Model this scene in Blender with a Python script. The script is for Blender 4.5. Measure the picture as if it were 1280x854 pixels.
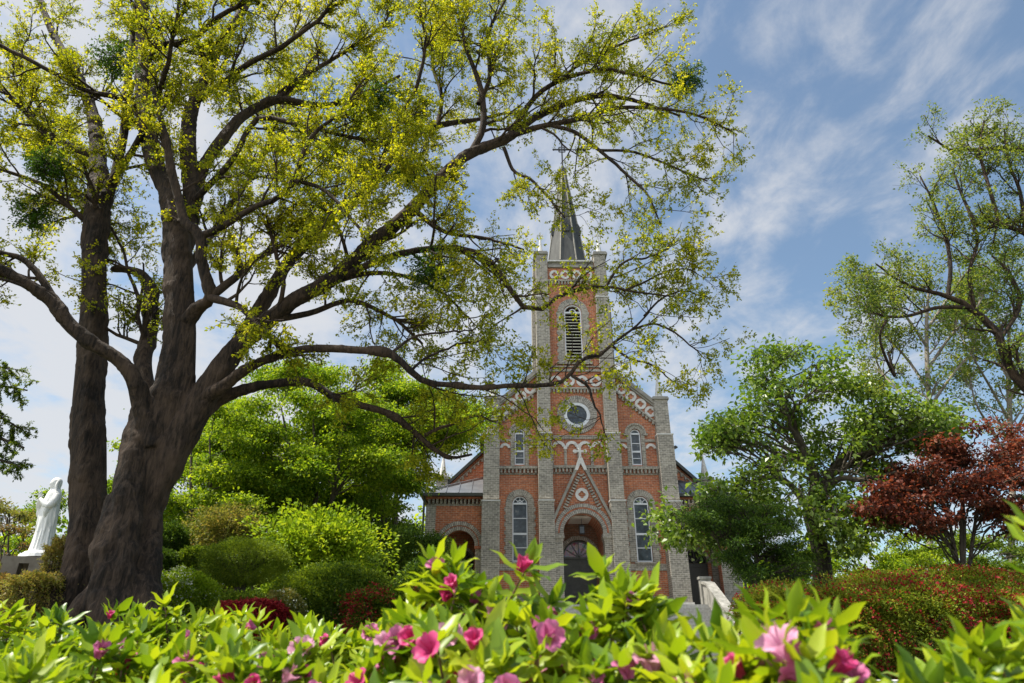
import bpy, math, random
import numpy as np
from mathutils import Vector, Matrix
PI = math.pi
for o in list(bpy.data.objects): bpy.data.objects.remove(o)
S = bpy.context.scene
COL = S.collection
rng = np.random.default_rng(11)
random.seed(5)

# ------------------------------------------------------------------ camera
F_PX, PITCH, CZ = 840.0, math.radians(25.35), 1.0      # focal length in photo pixels, tilt up, eye height
cam = bpy.data.cameras.new('camera'); camo = bpy.data.objects.new('camera', cam); COL.objects.link(camo)
cam.sensor_width = 36.0; cam.lens = 36.0 * F_PX / 1280.0
cam.clip_start = 0.05; cam.clip_end = 3000
camo.location = (0, 0, CZ); camo.rotation_euler = (PI / 2 + PITCH, 0, 0)
cam.dof.use_dof = True; cam.dof.focus_distance = 22.0; cam.dof.aperture_fstop = 8.0
S.camera = camo

# ------------------------------------------------------------------ sky, sun, exposure
SUN_EL = math.radians(62); SUN_DIR = Vector((-1.0, -0.03, 0)).normalized()
sd = Vector((SUN_DIR.x * math.cos(SUN_EL), SUN_DIR.y * math.cos(SUN_EL), math.sin(SUN_EL)))
sun = bpy.data.lights.new('sun', 'SUN'); sun.energy = 5.0; sun.angle = math.radians(0.6); sun.color = (1.0, 0.94, 0.82)
suno = bpy.data.objects.new('sun', sun); COL.objects.link(suno)
suno.rotation_euler = (-sd).to_track_quat('-Z', 'Y').to_euler(); suno.location = (-20, 0, 40)
S.view_settings.view_transform = 'Standard'; S.view_settings.look = 'None'
S.view_settings.exposure = 0.75; S.view_settings.gamma = 1
W = bpy.data.worlds.new('World'); S.world = W; W.use_nodes = True
def world():
    nt = W.node_tree; N = nt.nodes; L = nt.links
    bg = N['Background']; bg.inputs['Strength'].default_value = 0.13
    sky = N.new('ShaderNodeTexSky'); sky.sky_type = 'NISHITA'; sky.sun_disc = False
    sky.sun_elevation = SUN_EL; sky.sun_rotation = math.atan2(sd.x, sd.y)
    sky.air_density = 1.0; sky.dust_density = 0.6; sky.ozone_density = 1.6
    tc = N.new('ShaderNodeTexCoord'); sep = N.new('ShaderNodeSeparateXYZ'); L.new(tc.outputs['Generated'], sep.inputs[0])
    za = N.new('ShaderNodeMath'); za.operation = 'ADD'; za.inputs[1].default_value = 0.16; L.new(sep.outputs[2], za.inputs[0])
    mx = N.new('ShaderNodeMath'); mx.operation = 'MAXIMUM'; mx.inputs[1].default_value = 0.05; L.new(za.outputs[0], mx.inputs[0])
    dx = N.new('ShaderNodeMath'); dx.operation = 'DIVIDE'; L.new(sep.outputs[0], dx.inputs[0]); L.new(mx.outputs[0], dx.inputs[1])
    dy = N.new('ShaderNodeMath'); dy.operation = 'DIVIDE'; L.new(sep.outputs[1], dy.inputs[0]); L.new(mx.outputs[0], dy.inputs[1])
    cb = N.new('ShaderNodeCombineXYZ'); L.new(dx.outputs[0], cb.inputs[0]); L.new(dy.outputs[0], cb.inputs[1])
    mp = N.new('ShaderNodeMapping'); mp.inputs['Rotation'].default_value = (0, 0, math.radians(48)); mp.inputs['Scale'].default_value = (1.0, 0.72, 1)
    mp.inputs['Location'].default_value = (3.1, 1.7, 0)
    L.new(cb.outputs[0], mp.inputs[0])
    n1 = N.new('ShaderNodeTexNoise'); n1.inputs['Scale'].default_value = 3.4; n1.inputs['Detail'].default_value = 9; n1.inputs['Roughness'].default_value = 0.56; n1.inputs['Distortion'].default_value = 0.5
    L.new(mp.outputs[0], n1.inputs['Vector'])
    n2 = N.new('ShaderNodeTexNoise'); n2.inputs['Scale'].default_value = 8.0; n2.inputs['Detail'].default_value = 8; n2.inputs['Roughness'].default_value = 0.6; n2.inputs['Distortion'].default_value = 0.4
    L.new(mp.outputs[0], n2.inputs['Vector'])
    mxn = N.new('ShaderNodeMix'); mxn.inputs[0].default_value = 0.42; L.new(n1.outputs[0], mxn.inputs[2]); L.new(n2.outputs[0], mxn.inputs[3])
    # the cloud veil thickens to the west (left) and the horizon
    bx = N.new('ShaderNodeMath'); bx.operation = 'MULTIPLY_ADD'; bx.inputs[1].default_value = -0.13; bx.inputs[2].default_value = 0.02; L.new(sep.outputs[0], bx.inputs[0])
    bz = N.new('ShaderNodeMath'); bz.operation = 'MULTIPLY_ADD'; bz.inputs[1].default_value = -0.10; bz.inputs[2].default_value = 0.05; L.new(sep.outputs[2], bz.inputs[0])
    s1 = N.new('ShaderNodeMath'); s1.operation = 'ADD'; L.new(mxn.outputs[0], s1.inputs[0]); L.new(bx.outputs[0], s1.inputs[1])
    s2 = N.new('ShaderNodeMath'); s2.operation = 'ADD'; L.new(s1.outputs[0], s2.inputs[0]); L.new(bz.outputs[0], s2.inputs[1])
    cr = N.new('ShaderNodeMapRange'); cr.interpolation_type = 'SMOOTHSTEP'; cr.inputs[1].default_value = 0.39; cr.inputs[2].default_value = 0.65
    cr.inputs[3].default_value = 0.06; cr.inputs[4].default_value = 0.9
    L.new(s2.outputs[0], cr.inputs[0])
    cl = N.new('ShaderNodeMix'); cl.data_type = 'RGBA'
    cl.inputs[6].default_value = (4.0, 4.25, 4.9, 1)
    L.new(cr.outputs[0], cl.inputs[0]); 
    tn = N.new('ShaderNodeMix'); tn.data_type = 'RGBA'; tn.blend_type = 'MULTIPLY'; tn.inputs[0].default_value = 1; L.new(sky.outputs[0], tn.inputs[6]); tn.inputs[7].default_value = (.76, .81, .76, 1)
    L.new(tn.outputs[2], cl.inputs[6]); 
    gb = N.new('ShaderNodeMapRange'); gb.inputs[1].default_value = .35; gb.inputs[2].default_value = -.6; gb.inputs[3].default_value = 1.0; gb.inputs[4].default_value = 2.7; L.new(sep.outputs[1], gb.inputs[0])  # unseen clouds behind the camera brightened, added as fill for the facade
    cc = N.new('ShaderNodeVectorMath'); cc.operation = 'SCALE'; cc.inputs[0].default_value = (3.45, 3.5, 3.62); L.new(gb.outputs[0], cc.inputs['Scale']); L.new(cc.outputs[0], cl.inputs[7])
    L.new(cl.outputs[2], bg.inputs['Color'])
world()

# ------------------------------------------------------------------ helpers: pixels of the photograph -> real points, meshes
def at(x, y, Y):
    """point on the vertical plane Y metres ahead seen at photo pixel x, y; and metres per pixel there"""
    f = np.array([0, math.cos(PITCH), math.sin(PITCH)]); u = np.array([0, -math.sin(PITCH), math.cos(PITCH)])
    d = f + (x - 640) / F_PX * np.array([1, 0, 0]) + (427 - y) / F_PX * u
    s = Y / d[1]; p = d * s
    return np.array([p[0], p[1], p[2] + CZ]), s / F_PX

def tag(o, label=None, cat=None, group=None, kind=None):
    if label: o['label'] = label
    if cat: o['category'] = cat
    if group: o['group'] = group
    if kind: o['kind'] = kind
    return o
def empty(name, loc, rz=0, label=None, cat=None, group=None):
    o = bpy.data.objects.new(name, None); COL.objects.link(o); o.location = loc; o.rotation_euler = (0, 0, rz)
    o.empty_display_size = 0.3
    return tag(o, label, cat, group)
def link(name, me, mat=None, parent=None, world_space=False):
    if mat: me.materials.append(mat)
    o = bpy.data.objects.new(name, me); COL.objects.link(o)
    if parent:
        o.parent = parent
        if world_space:
            m = Matrix.Translation(parent.location) @ parent.rotation_euler.to_matrix().to_4x4()
            o.matrix_parent_inverse = m.inverted()
    return o
def npmesh(name, V, Fa, nv, attr=None, smooth=False):
    """V (n,3); Fa flat loop index array, nv verts per face (constant)"""
    me = bpy.data.meshes.new(name); V = np.asarray(V, dtype=np.float32).reshape(-1, 3); Fa = np.asarray(Fa, dtype=np.int32).ravel()
    nf = len(Fa) // nv
    me.vertices.add(len(V)); me.vertices.foreach_set('co', V.ravel())
    me.loops.add(len(Fa)); me.loops.foreach_set('vertex_index', Fa)
    me.polygons.add(nf); me.polygons.foreach_set('loop_start', np.arange(nf, dtype=np.int32) * nv)
    me.polygons.foreach_set('loop_total', np.full(nf, nv, dtype=np.int32))
    if smooth: me.polygons.foreach_set('use_smooth', np.ones(nf, dtype=bool))
    if attr is not None:
        a = me.attributes.new('rnd', 'FLOAT', 'FACE'); a.data.foreach_set('value', np.asarray(attr, dtype=np.float32))
    me.update(calc_edges=True)
    return me

class MB:
    """collects quads and n-gons with metric uv, builds ONE mesh"""
    def __init__(s): s.v = []; s.f = []; s.uv = []
    def face(s, pts, uv=None):
        i = len(s.v); s.v += [tuple(p) for p in pts]; s.f.append(list(range(i, i + len(pts))))
        if uv is None:
            P = [Vector(p) for p in pts]; n = Vector((0, 0, 0))
            for k in range(len(P)): n += P[k].cross(P[(k + 1) % len(P)])
            a = [abs(c) for c in n]
            if a[2] > max(a[0], a[1]): uv = [(p[0], p[1]) for p in pts]
            elif a[1] >= a[0]: uv = [(p[0], p[2]) for p in pts]
            else: uv = [(p[1] + .11, p[2]) for p in pts]
        s.uv += list(uv)
    def box(s, x0, x1, y0, y1, z0, z1):
        if x0 > x1: x0, x1 = x1, x0
        a = [(x0, y0, z0), (x1, y0, z0), (x1, y1, z0), (x0, y1, z0), (x0, y0, z1), (x1, y0, z1), (x1, y1, z1), (x0, y1, z1)]
        for q in ((0, 1, 5, 4), (1, 2, 6, 5), (2, 3, 7, 6), (3, 0, 4, 7), (4, 5, 6, 7), (3, 2, 1, 0)): s.face([a[i] for i in q])
        return s
    def hexa(s, a):
        for q in ((0, 1, 5, 4), (1, 2, 6, 5), (2, 3, 7, 6), (3, 0, 4, 7), (4, 5, 6, 7), (3, 2, 1, 0)): s.face([a[i] for i in q])
        return s
    def prism(s, poly, y0, y1):
        """polygon in x-z, counter-clockwise seen from the front (-y)"""
        n = len(poly)
        s.face([(p[0], y0, p[1]) for p in poly]); s.face([(p[0], y1, p[1]) for p in reversed(poly)])
        for i in range(n):
            p, q = poly[i], poly[(i + 1) % n]
            s.face([(p[0], y0, p[1]), (p[0], y1, p[1]), (q[0], y1, q[1]), (q[0], y0, q[1])])
        return s
    def ring(s, cx, cz, r0, r1, a0, a1, y0, y1, seg=24, radial=True):
        """arch ring between two radii; uv so that bricks stand radially"""
        rm = (r0 + r1) / 2
        for i in range(seg):
            t, u = a0 + (a1 - a0) * i / seg, a0 + (a1 - a0) * (i + 1) / seg
            P = lambda r, t, y: (cx + r * math.cos(t), y, cz + r * math.sin(t))
            f = [P(r0, t, y0), P(r1, t, y0), P(r1, u, y0), P(r0, u, y0)]
            s.face(f, [(0.02, t * rm), (0.02 + r1 - r0, t * rm), (0.02 + r1 - r0, u * rm), (0.02, u * rm)] if radial else None)
            s.face([P(r1, t, y0), P(r1, t, y1), P(r1, u, y1), P(r1, u, y0)], [(0, t * rm), (y1 - y0, t * rm), (y1 - y0, u * rm), (0, u * rm)])
            s.face([P(r0, u, y0), P(r0, u, y1), P(r0, t, y1), P(r0, t, y0)], [(0, u * rm), (y1 - y0, u * rm), (y1 - y0, t * rm), (0, t * rm)])
        return s
    def build(s, name, mat, parent=None, smooth=False):
        me = bpy.data.meshes.new(name); me.from_pydata(s.v, [], s.f); uvl = me.uv_layers.new(name='UVMap')
        uvl.data.foreach_set('uv', np.array(s.uv, dtype=np.float32).ravel())
        if smooth: me.polygons.foreach_set('use_smooth', np.ones(len(s.f), dtype=bool))
        me.update()
        return link(name, me, mat, parent)

# ------------------------------------------------------------------ materials
def newmat(name):
    m = bpy.data.materials.new(name); m.use_nodes = True
    return m, m.node_tree.nodes, m.node_tree.links, m.node_tree.nodes['Principled BSDF']
def noise(N, L, scale, detail=5, vec=None, rough=.55, dist=0):
    n = N.new('ShaderNodeTexNoise'); n.inputs['Scale'].default_value = scale; n.inputs['Detail'].default_value = detail
    n.inputs['Roughness'].default_value = rough; n.inputs['Distortion'].default_value = dist
    if vec is not None: L.new(vec, n.inputs['Vector'])
    return n
def ramp(N, L, fac, stops):
    r = N.new('ShaderNodeValToRGB'); e = r.color_ramp.elements
    while len(e) < len(stops): e.new(.5)
    for k, (p, c) in enumerate(stops): e[k].position = p; e[k].color = (*c, 1)
    L.new(fac, r.inputs[0]); return r
def brick_mat(name, c1, c2, mortar, w=.27, h=.095, ms=.011, stain=.35, soot=(.05, .05, .045)):
    m, N, L, B = newmat(name)
    uv = N.new('ShaderNodeUVMap'); uv.uv_map = 'UVMap'
    geo = N.new('ShaderNodeTexCoord')
    b = N.new('ShaderNodeTexBrick'); L.new(uv.outputs[0], b.inputs['Vector'])
    b.inputs['Scale'].default_value = 1; b.inputs['Mortar Size'].default_value = ms; b.inputs['Brick Width'].default_value = w
    b.inputs['Row Height'].default_value = h; b.inputs['Mortar Smooth'].default_value = .1; b.inputs['Bias'].default_value = 0
    b.inputs['Color1'].default_value = (*c1, 1); b.inputs['Color2'].default_value = (*c2, 1); b.inputs['Mortar'].default_value = (*mortar, 1)
    n = noise(N, L, 7, 6, geo.outputs['Object']); r = ramp(N, L, n.outputs[0], [(.3, (.62, .6, .58)), (.7, (1.25, 1.22, 1.2))])
    mu = N.new('ShaderNodeMix'); mu.data_type = 'RGBA'; mu.blend_type = 'MULTIPLY'; mu.inputs[0].default_value = .8
    L.new(b.outputs[0], mu.inputs[6]); L.new(r.outputs[0], mu.inputs[7])
    n2 = noise(N, L, .9, 7, geo.outputs['Object'], .65, .4); r2 = ramp(N, L, n2.outputs[0], [(.5, (0, 0, 0)), (.72, (1, 1, 1))])
    st = N.new('ShaderNodeMath'); st.operation = 'MULTIPLY'; st.inputs[1].default_value = stain; L.new(r2.outputs[0], st.inputs[0])
    m2 = N.new('ShaderNodeMix'); m2.data_type = 'RGBA'; L.new(st.outputs[0], m2.inputs[0]); L.new(mu.outputs[2], m2.inputs[6]); m2.inputs[7].default_value = (*soot, 1)
    L.new(m2.outputs[2], B.inputs['Base Color']); B.inputs['Roughness'].default_value = .85
    bp = N.new('ShaderNodeBump'); bp.inputs['Strength'].default_value = .5; bp.inputs['Distance'].default_value = .012; bp.invert = True
    L.new(b.outputs['Fac'], bp.inputs['Height']); L.new(bp.outputs[0], B.inputs['Normal'])
    return m
def mottled(name, ca, cb, scale=6, rough=.8, bump=.3, bd=.01, metal=0, detail=8, lo=.35, hi=.65, stretch=None, cc=None):
    m, N, L, B = newmat(name); tc = N.new('ShaderNodeTexCoord'); vec = tc.outputs['Object']
    if stretch:
        mp = N.new('ShaderNodeMapping'); mp.inputs['Scale'].default_value = stretch; L.new(vec, mp.inputs[0]); vec = mp.outputs[0]
    n = noise(N, L, scale, detail, vec, .62, .3); st = [(lo, ca), (hi, cb)]
    if cc: st.append((min(.98, hi + .14), cc))
    r = ramp(N, L, n.outputs[0], st); L.new(r.outputs[0], B.inputs['Base Color'])
    B.inputs['Roughness'].default_value = rough; B.inputs['Metallic'].default_value = metal
    if bump:
        n2 = noise(N, L, scale * 3, 6, vec); bp = N.new('ShaderNodeBump'); bp.inputs['Strength'].default_value = bump; bp.inputs['Distance'].default_value = bd
        L.new(n2.outputs[0], bp.inputs['Height']); L.new(bp.outputs[0], B.inputs['Normal'])
    return m
def leaf_mat(name, cols, trans=.45, tcol=None, rough=.55, spec=.15, patch=.35):
    """cols: 2-3 colours picked per leaf; translucent so that backlit leaves glow"""
    m, N, L, B = newmat(name)
    a = N.new('ShaderNodeAttribute'); a.attribute_name = 'rnd'
    tc = N.new('ShaderNodeTexCoord'); n = noise(N, L, patch, 2, tc.outputs['Object'])
    ad = N.new('ShaderNodeMath'); ad.operation = 'MULTIPLY_ADD'; ad.inputs[1].default_value = 1.6; ad.inputs[2].default_value = -.8; L.new(n.outputs[0], ad.inputs[0])
    a2 = N.new('ShaderNodeMath'); a2.operation = 'ADD'; a2.use_clamp = True; L.new(ad.outputs[0], a2.inputs[0]); L.new(a.outputs['Fac'], a2.inputs[1])
    k = len(cols); r = ramp(N, L, a2.outputs[0], [(i / (k - 1), c) for i, c in enumerate(cols)])
    L.new(r.outputs[0], B.inputs['Base Color']); B.inputs['Roughness'].default_value = rough; B.inputs['Specular IOR Level'].default_value = spec
    t = N.new('ShaderNodeBsdfTranslucent')
    g = N.new('ShaderNodeMix'); g.data_type = 'RGBA'; g.blend_type = 'MULTIPLY'; g.inputs[0].default_value = 1
    L.new(r.outputs[0], g.inputs[6]); g.inputs[7].default_value = (*(tcol or (1.5, 1.35, .6)), 1); L.new(g.outputs[2], t.inputs[0])
    mx = N.new('ShaderNodeMixShader'); mx.inputs[0].default_value = trans; L.new(B.outputs[0], mx.inputs[1]); L.new(t.outputs[0], mx.inputs[2])
    L.new(mx.outputs[0], N['Material Output'].inputs['Surface'])
    return m
def bark_mat(name, ca, cb, scale=3.0, d=.03):
    m, N, L, B = newmat(name); tc = N.new('ShaderNodeTexCoord')
    mp = N.new('ShaderNodeMapping'); mp.inputs['Scale'].default_value = (3.2, 3.2, .55); L.new(tc.outputs['Object'], mp.inputs[0])
    n = noise(N, L, scale, 9, mp.outputs[0], .65, .6); n3 = noise(N, L, 1.1, 4, tc.outputs['Object'])
    mxx = N.new('ShaderNodeMix'); mxx.inputs[0].default_value = .4; L.new(n.outputs[0], mxx.inputs[2]); L.new(n3.outputs[0], mxx.inputs[3])
    r = ramp(N, L, mxx.outputs[0], [(.41, ca), (.57, cb)]); L.new(r.outputs[0], B.inputs['Base Color'])
    B.inputs['Roughness'].default_value = .85; B.inputs['Specular IOR Level'].default_value = .3
    n2 = noise(N, L, scale * 2.2, 8, mp.outputs[0], .7, .3); bp = N.new('ShaderNodeBump'); bp.inputs['Strength'].default_value = .9; bp.inputs['Distance'].default_value = d
    L.new(n2.outputs[0], bp.inputs['Height']); L.new(bp.outputs[0], B.inputs['Normal'])
    return m

M = {}
M['red'] = brick_mat('red_brick', (.54, .175, .07), (.34, .10, .047), (.42, .31, .23), stain=.25, soot=(.13, .05, .035))
M['gray'] = brick_mat('grey_brick', (.35, .325, .27), (.2, .185, .155), (.46, .43, .38), w=.27, h=.1, ms=.012, stain=.35)
M['shaded_red'] = brick_mat('shaded_porch_brick', (.24, .10, .055), (.15, .07, .04), (.2, .17, .13), stain=.5, soot=(.05, .035, .025))  # red brick darkened: the porch interior's shade is put into the colour
M['vous'] = brick_mat('grey_voussoirs', (.42, .39, .34), (.27, .25, .22), (.12, .11, .10), w=.42, h=.1, ms=.012, stain=.25)
M['redv'] = brick_mat('red_voussoirs', (.48, .15, .06), (.36, .10, .05), (.3, .2, .15), w=.4, h=.1, stain=.1)
M['stone'] = mottled('pale_stone', (.5, .49, .46), (.66, .64, .61), 3, .8, .2, .006, cc=(.74, .73, .7))
M['coping'] = mottled('grey_cement_coping', (.2, .19, .165), (.33, .31, .27), 2.5, .85, .4)
M['spire'] = mottled('weathered_lead', (.025, .027, .027), (.06, .063, .06), 1.2, .75, .2, .01, 0, stretch=(3, 3, .6))
M['metal_roof'] = mottled('grey_metal_roof', (.13, .14, .155), (.2, .21, .225), 1.5, .42, .05, .004, .5)
M['eave'] = mottled('dark_eave_paint', (.03, .035, .03), (.05, .055, .048), 3, .5, .05)
M['white'] = mottled('white_window_paint', (.58, .6, .62), (.7, .72, .74), 2, .45, .03)
M['dark_wood'] = mottled('dark_door_wood', (.035, .03, .024), (.06, .052, .04), 4, .5, .1, .004, stretch=(6, 6, .6))
M['grey_door'] = mottled('grey_painted_door', (.045, .048, .042), (.07, .075, .066), 4, .5, .1, .003)
M['plaster'] = mottled('porch_ceiling_plaster', (.5, .47, .42), (.6, .57, .52), 2, .9, .05)
M['iron'] = mottled('black_iron', (.02, .02, .022), (.04, .04, .04), 8, .6, .1, .002, 0)
M['louver'] = mottled('grey_louver_wood', (.5, .48, .38), (.62, .6, .48), 5, .7, .1, .003)
M['concrete'] = mottled('weathered_concrete', (.15, .145, .13), (.34, .33, .3), 3.2, .9, .5, .01, stretch=(1, 1, .5), cc=(.46, .45, .42))
M['granite'] = mottled('granite_steps', (.28, .28, .27), (.42, .42, .41), 9, .8, .2, .004)
M['marble'] = mottled('white_statue_paint', (.72, .72, .71), (.82, .82, .81), 3, .45, .15, .004)
M['pedestal'] = mottled('tan_grey_granite', (.12, .10, .075), (.2, .175, .14), 4, .85, .4, .01)
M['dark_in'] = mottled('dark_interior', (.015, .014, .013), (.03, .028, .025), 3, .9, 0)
def glass_mat(name, dark, bars=None):
    m, N, L, B = newmat(name); tc = N.new('ShaderNodeTexCoord')
    n = noise(N, L, 5, 4, tc.outputs['Object']); r = ramp(N, L, n.outputs[0], [(.35, dark), (.6, tuple(c * 2.2 for c in dark)), (.75, (.16, .16, .15))])
    L.new(r.outputs[0], B.inputs['Base Color']); B.inputs['Roughness'].default_value = .12; B.inputs['Specular IOR Level'].default_value = .4
    return m
M['glass'] = glass_mat('leaded_glass', (.02, .028, .034))
def stained():
    m, N, L, B = newmat('stained_glass'); tc = N.new('ShaderNodeTexCoord')
    v = N.new('ShaderNodeTexVoronoi'); v.inputs['Scale'].default_value = 6; L.new(tc.outputs['Object'], v.inputs['Vector'])
    hs = N.new('ShaderNodeSeparateColor'); L.new(v.outputs['Color'], hs.inputs[0])
    r = ramp(N, L, hs.outputs[0], [(0, (.05, .08, .18)), (.3, (.25, .03, .05)), (.55, (.04, .1, .08)), (.75, (.32, .18, .12)), (1, (.15, .06, .16))])
    L.new(r.outputs[0], B.inputs['Base Color']); B.inputs['Roughness'].default_value = .15
    return m
M['stained'] = stained()
M['bark'] = bark_mat('zelkova_bark', (.012, .008, .0055), (.072, .047, .031), 5.0, .05)
M['bark2'] = bark_mat('dark_bark', (.03, .024, .018), (.09, .075, .055), 5, .01)
M['bark3'] = bark_mat('pale_bark', (.12, .105, .085), (.24, .21, .17), 5, .01)
M['twig'] = mottled('azalea_twig', (.1, .055, .03), (.2, .12, .06), 30, .7, .2, .001)
LM = dict(
    zelkova=leaf_mat('young_zelkova_leaf', [(.13, .18, .014), (.29, .32, .02), (.46, .44, .035)], .55, (1.6, 1.5, .4), patch=.5),
    mistletoe=leaf_mat('mistletoe_leaf', [(.035, .085, .012), (.07, .15, .018)], .4),
    maple=leaf_mat('fresh_maple_leaf', [(.07, .145, .014), (.17, .27, .022), (.32, .40, .035)], .52, (1.5, 1.4, .45)),
    lime=leaf_mat('lime_shrub_leaf', [(.11, .2, .012), (.22, .34, .02), (.33, .42, .03)], .45),
    hedge=leaf_mat('clipped_hedge_leaf', [(.035, .08, .010), (.095, .155, .013), (.19, .26, .02)], .38),
    yew=leaf_mat('dark_yew_leaf', [(.022, .055, .010), (.065, .125, .016), (.13, .21, .024)], .35),
    olive=leaf_mat('olive_shrub_leaf', [(.10, .13, .03), (.22, .23, .055), (.26, .2, .08)], .4),
    rust=leaf_mat('rust_shrub_leaf', [(.08, .09, .03), (.17, .13, .05), (.22, .12, .05)], .4),
    cherry=leaf_mat('cherry_leaf', [(.06, .12, .018), (.13, .21, .03), (.24, .32, .06)], .42, (1.4, 1.4, .5), rough=.38, spec=.5),
    redmaple=leaf_mat('red_maple_leaf', [(.07, .026, .02), (.16, .05, .035), (.28, .11, .06)], .4, (1.5, .9, .6)),
    airy=leaf_mat('airy_tree_leaf', [(.07, .13, .03), (.14, .21, .045), (.24, .28, .05)], .5),
    azalea=leaf_mat('azalea_leaf', [(.09, .18, .012), (.22, .33, .016), (.38, .46, .026)], .42, (1.35, 1.25, .4), rough=.36, spec=.4, patch=5),
    redbush=leaf_mat('red_azalea_bloom', [(.14, .010, .016), (.30, .022, .028), (.45, .06, .05)], .3, (1.3, .8, .7)),
    bankleaf=leaf_mat('bank_azalea_leaf', [(.07, .12, .014), (.18, .24, .022), (.30, .32, .04)], .4),
    whitebloom=leaf_mat('white_bloom', [(.3, .36, .16), (.6, .62, .5), (.7, .72, .62)], .3, (1, 1, .9)),
    grass=leaf_mat('grass_blade', [(.04, .08, .012), (.1, .16, .02)], .35),
)
# ------------------------------------------------------------------ foliage and branch generators
def unit(v): return v / np.maximum(np.linalg.norm(v, axis=-1, keepdims=True), 1e-9)
def rdir(n, g): return unit(g.normal(size=(n, 3)))
def leaf_mesh(name, P, A, Lg, wd, g, droop=.25, rnd=None, n_up=None):
    """one bent rhomb per leaf: base P, axis A, length Lg, width ratio wd"""
    n = len(P); A = unit(A); ref = rdir(n, g) + (np.array([0, 0, 1.2]) if n_up is None else n_up)
    B = unit(np.cross(A, ref)); Nn = np.cross(B, A); Lg = np.broadcast_to(Lg, (n,))[:, None]
    m = P + A * Lg * .5 + Nn * Lg * .10
    V = np.stack([P, m + B * Lg * wd, P + A * Lg - Nn * Lg * droop * .5, m - B * Lg * wd], 1).reshape(-1, 3)
    return npmesh(name, V, np.arange(n * 4), 4, g.random(n) if rnd is None else rnd)
def tubes(P, R, sides=6):
    """P (n,k,3), R (n,k) -> verts, quads"""
    n, k, _ = P.shape
    T = np.empty_like(P); T[:, 1:-1] = P[:, 2:] - P[:, :-2]; T[:, 0] = P[:, 1] - P[:, 0]; T[:, -1] = P[:, -1] - P[:, -2]; T = unit(T)
    ref = np.where(np.abs(T[:, 0, 2:3]) < .9, np.array([[0, 0, 1.]]), np.array([[1., 0, 0]]))
    Nn = unit(np.cross(T[:, 0], ref)); th = np.arange(sides) * 2 * PI / sides; V = np.empty((n, k, sides, 3))
    for i in range(k):
        Nn = unit(Nn - (Nn * T[:, i]).sum(-1, keepdims=True) * T[:, i]); Bn = np.cross(T[:, i], Nn)
        V[:, i] = P[:, i, None] + R[:, i, None, None] * (np.cos(th)[None, :, None] * Nn[:, None] + np.sin(th)[None, :, None] * Bn[:, None])
    idx = np.arange(n * k * sides).reshape(n, k, sides)
    a = idx[:, :-1]; b = np.roll(a, -1, 2); d = idx[:, 1:]; c = np.roll(d, -1, 2)
    return V.reshape(-1, 3), np.stack([a, b, c, d], -1).reshape(-1)
def tube_mesh(name, groups, sides=6):
    Vs, Fs, off = [], [], 0
    for P, R, s in groups:
        v, f = tubes(P, R, s); Vs.append(v); Fs.append(f + off); off += len(v)
    return npmesh(name, np.concatenate(Vs), np.concatenate(Fs), 4, smooth=True)
def resample(pts, rad, k):
    pts = np.asarray(pts, float); rad = np.asarray(rad, float)
    # Catmull-Rom then arc-length
    n = len(pts); ext = np.vstack([2 * pts[0] - pts[1], pts, 2 * pts[-1] - pts[-2]]); out = []; ro = []
    for i in range(n - 1):
        p0, p1, p2, p3 = ext[i:i + 4]
        for t in np.linspace(0, 1, 8, endpoint=False):
            out.append(.5 * ((2 * p1) + (-p0 + p2) * t + (2 * p0 - 5 * p1 + 4 * p2 - p3) * t * t + (-p0 + 3 * p1 - 3 * p2 + p3) * t ** 3)); ro.append(rad[i] + (rad[i + 1] - rad[i]) * t)
    out.append(pts[-1]); ro.append(rad[-1]); out = np.array(out); ro = np.array(ro)
    s = np.r_[0, np.cumsum(np.linalg.norm(np.diff(out, axis=0), axis=1))]; q = np.linspace(0, s[-1], k)
    return np.stack([np.interp(q, s, out[:, j]) for j in range(3)], 1), np.interp(q, s, ro)
def spawn(P, R, count, t0, t1, ang, Lr, rr, npt, wig, up, g, rmin=.002, follow=.0, tpow=1.0):
    """children polylines from parents; count per parent (array or int)"""
    n, k, _ = P.shape; count = np.broadcast_to(count, (n,)); pi = np.repeat(np.arange(n), count); m = len(pi)
    t = t0 + (t1 - t0) * g.random(m) ** tpow; x = t * (k - 1); i = np.minimum(x.astype(int), k - 2); fr = (x - i)[:, None]
    pos = P[pi, i] * (1 - fr) + P[pi, i + 1] * fr; T = unit(P[pi, i + 1] - P[pi, i]); r0 = R[pi, i] * (1 - fr[:, 0]) + R[pi, i + 1] * fr[:, 0]
    perp = rdir(m, g); perp = unit(perp - (perp * T).sum(-1, keepdims=True) * T)
    a = math.radians(ang[0]) + math.radians(ang[1] - ang[0]) * g.random(m)
    d = unit(T * np.cos(a)[:, None] + perp * np.sin(a)[:, None] + np.array([0, 0, up]))
    Lc = (Lr[0] + (Lr[1] - Lr[0]) * g.random(m)) * (1 - .35 * t)
    Q = np.empty((m, npt, 3)); Q[:, 0] = pos
    for j in range(1, npt):
        Q[:, j] = Q[:, j - 1] + d * (Lc / (npt - 1))[:, None]
        d = unit(d + g.normal(size=(m, 3)) * wig + np.array([0, 0, up * .25]) + T * follow)
    rs = np.maximum(r0 * rr, rmin); RR = rs[:, None] * np.linspace(1, .35, npt)[None]
    return Q, np.maximum(RR, rmin * .6), pi
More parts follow.
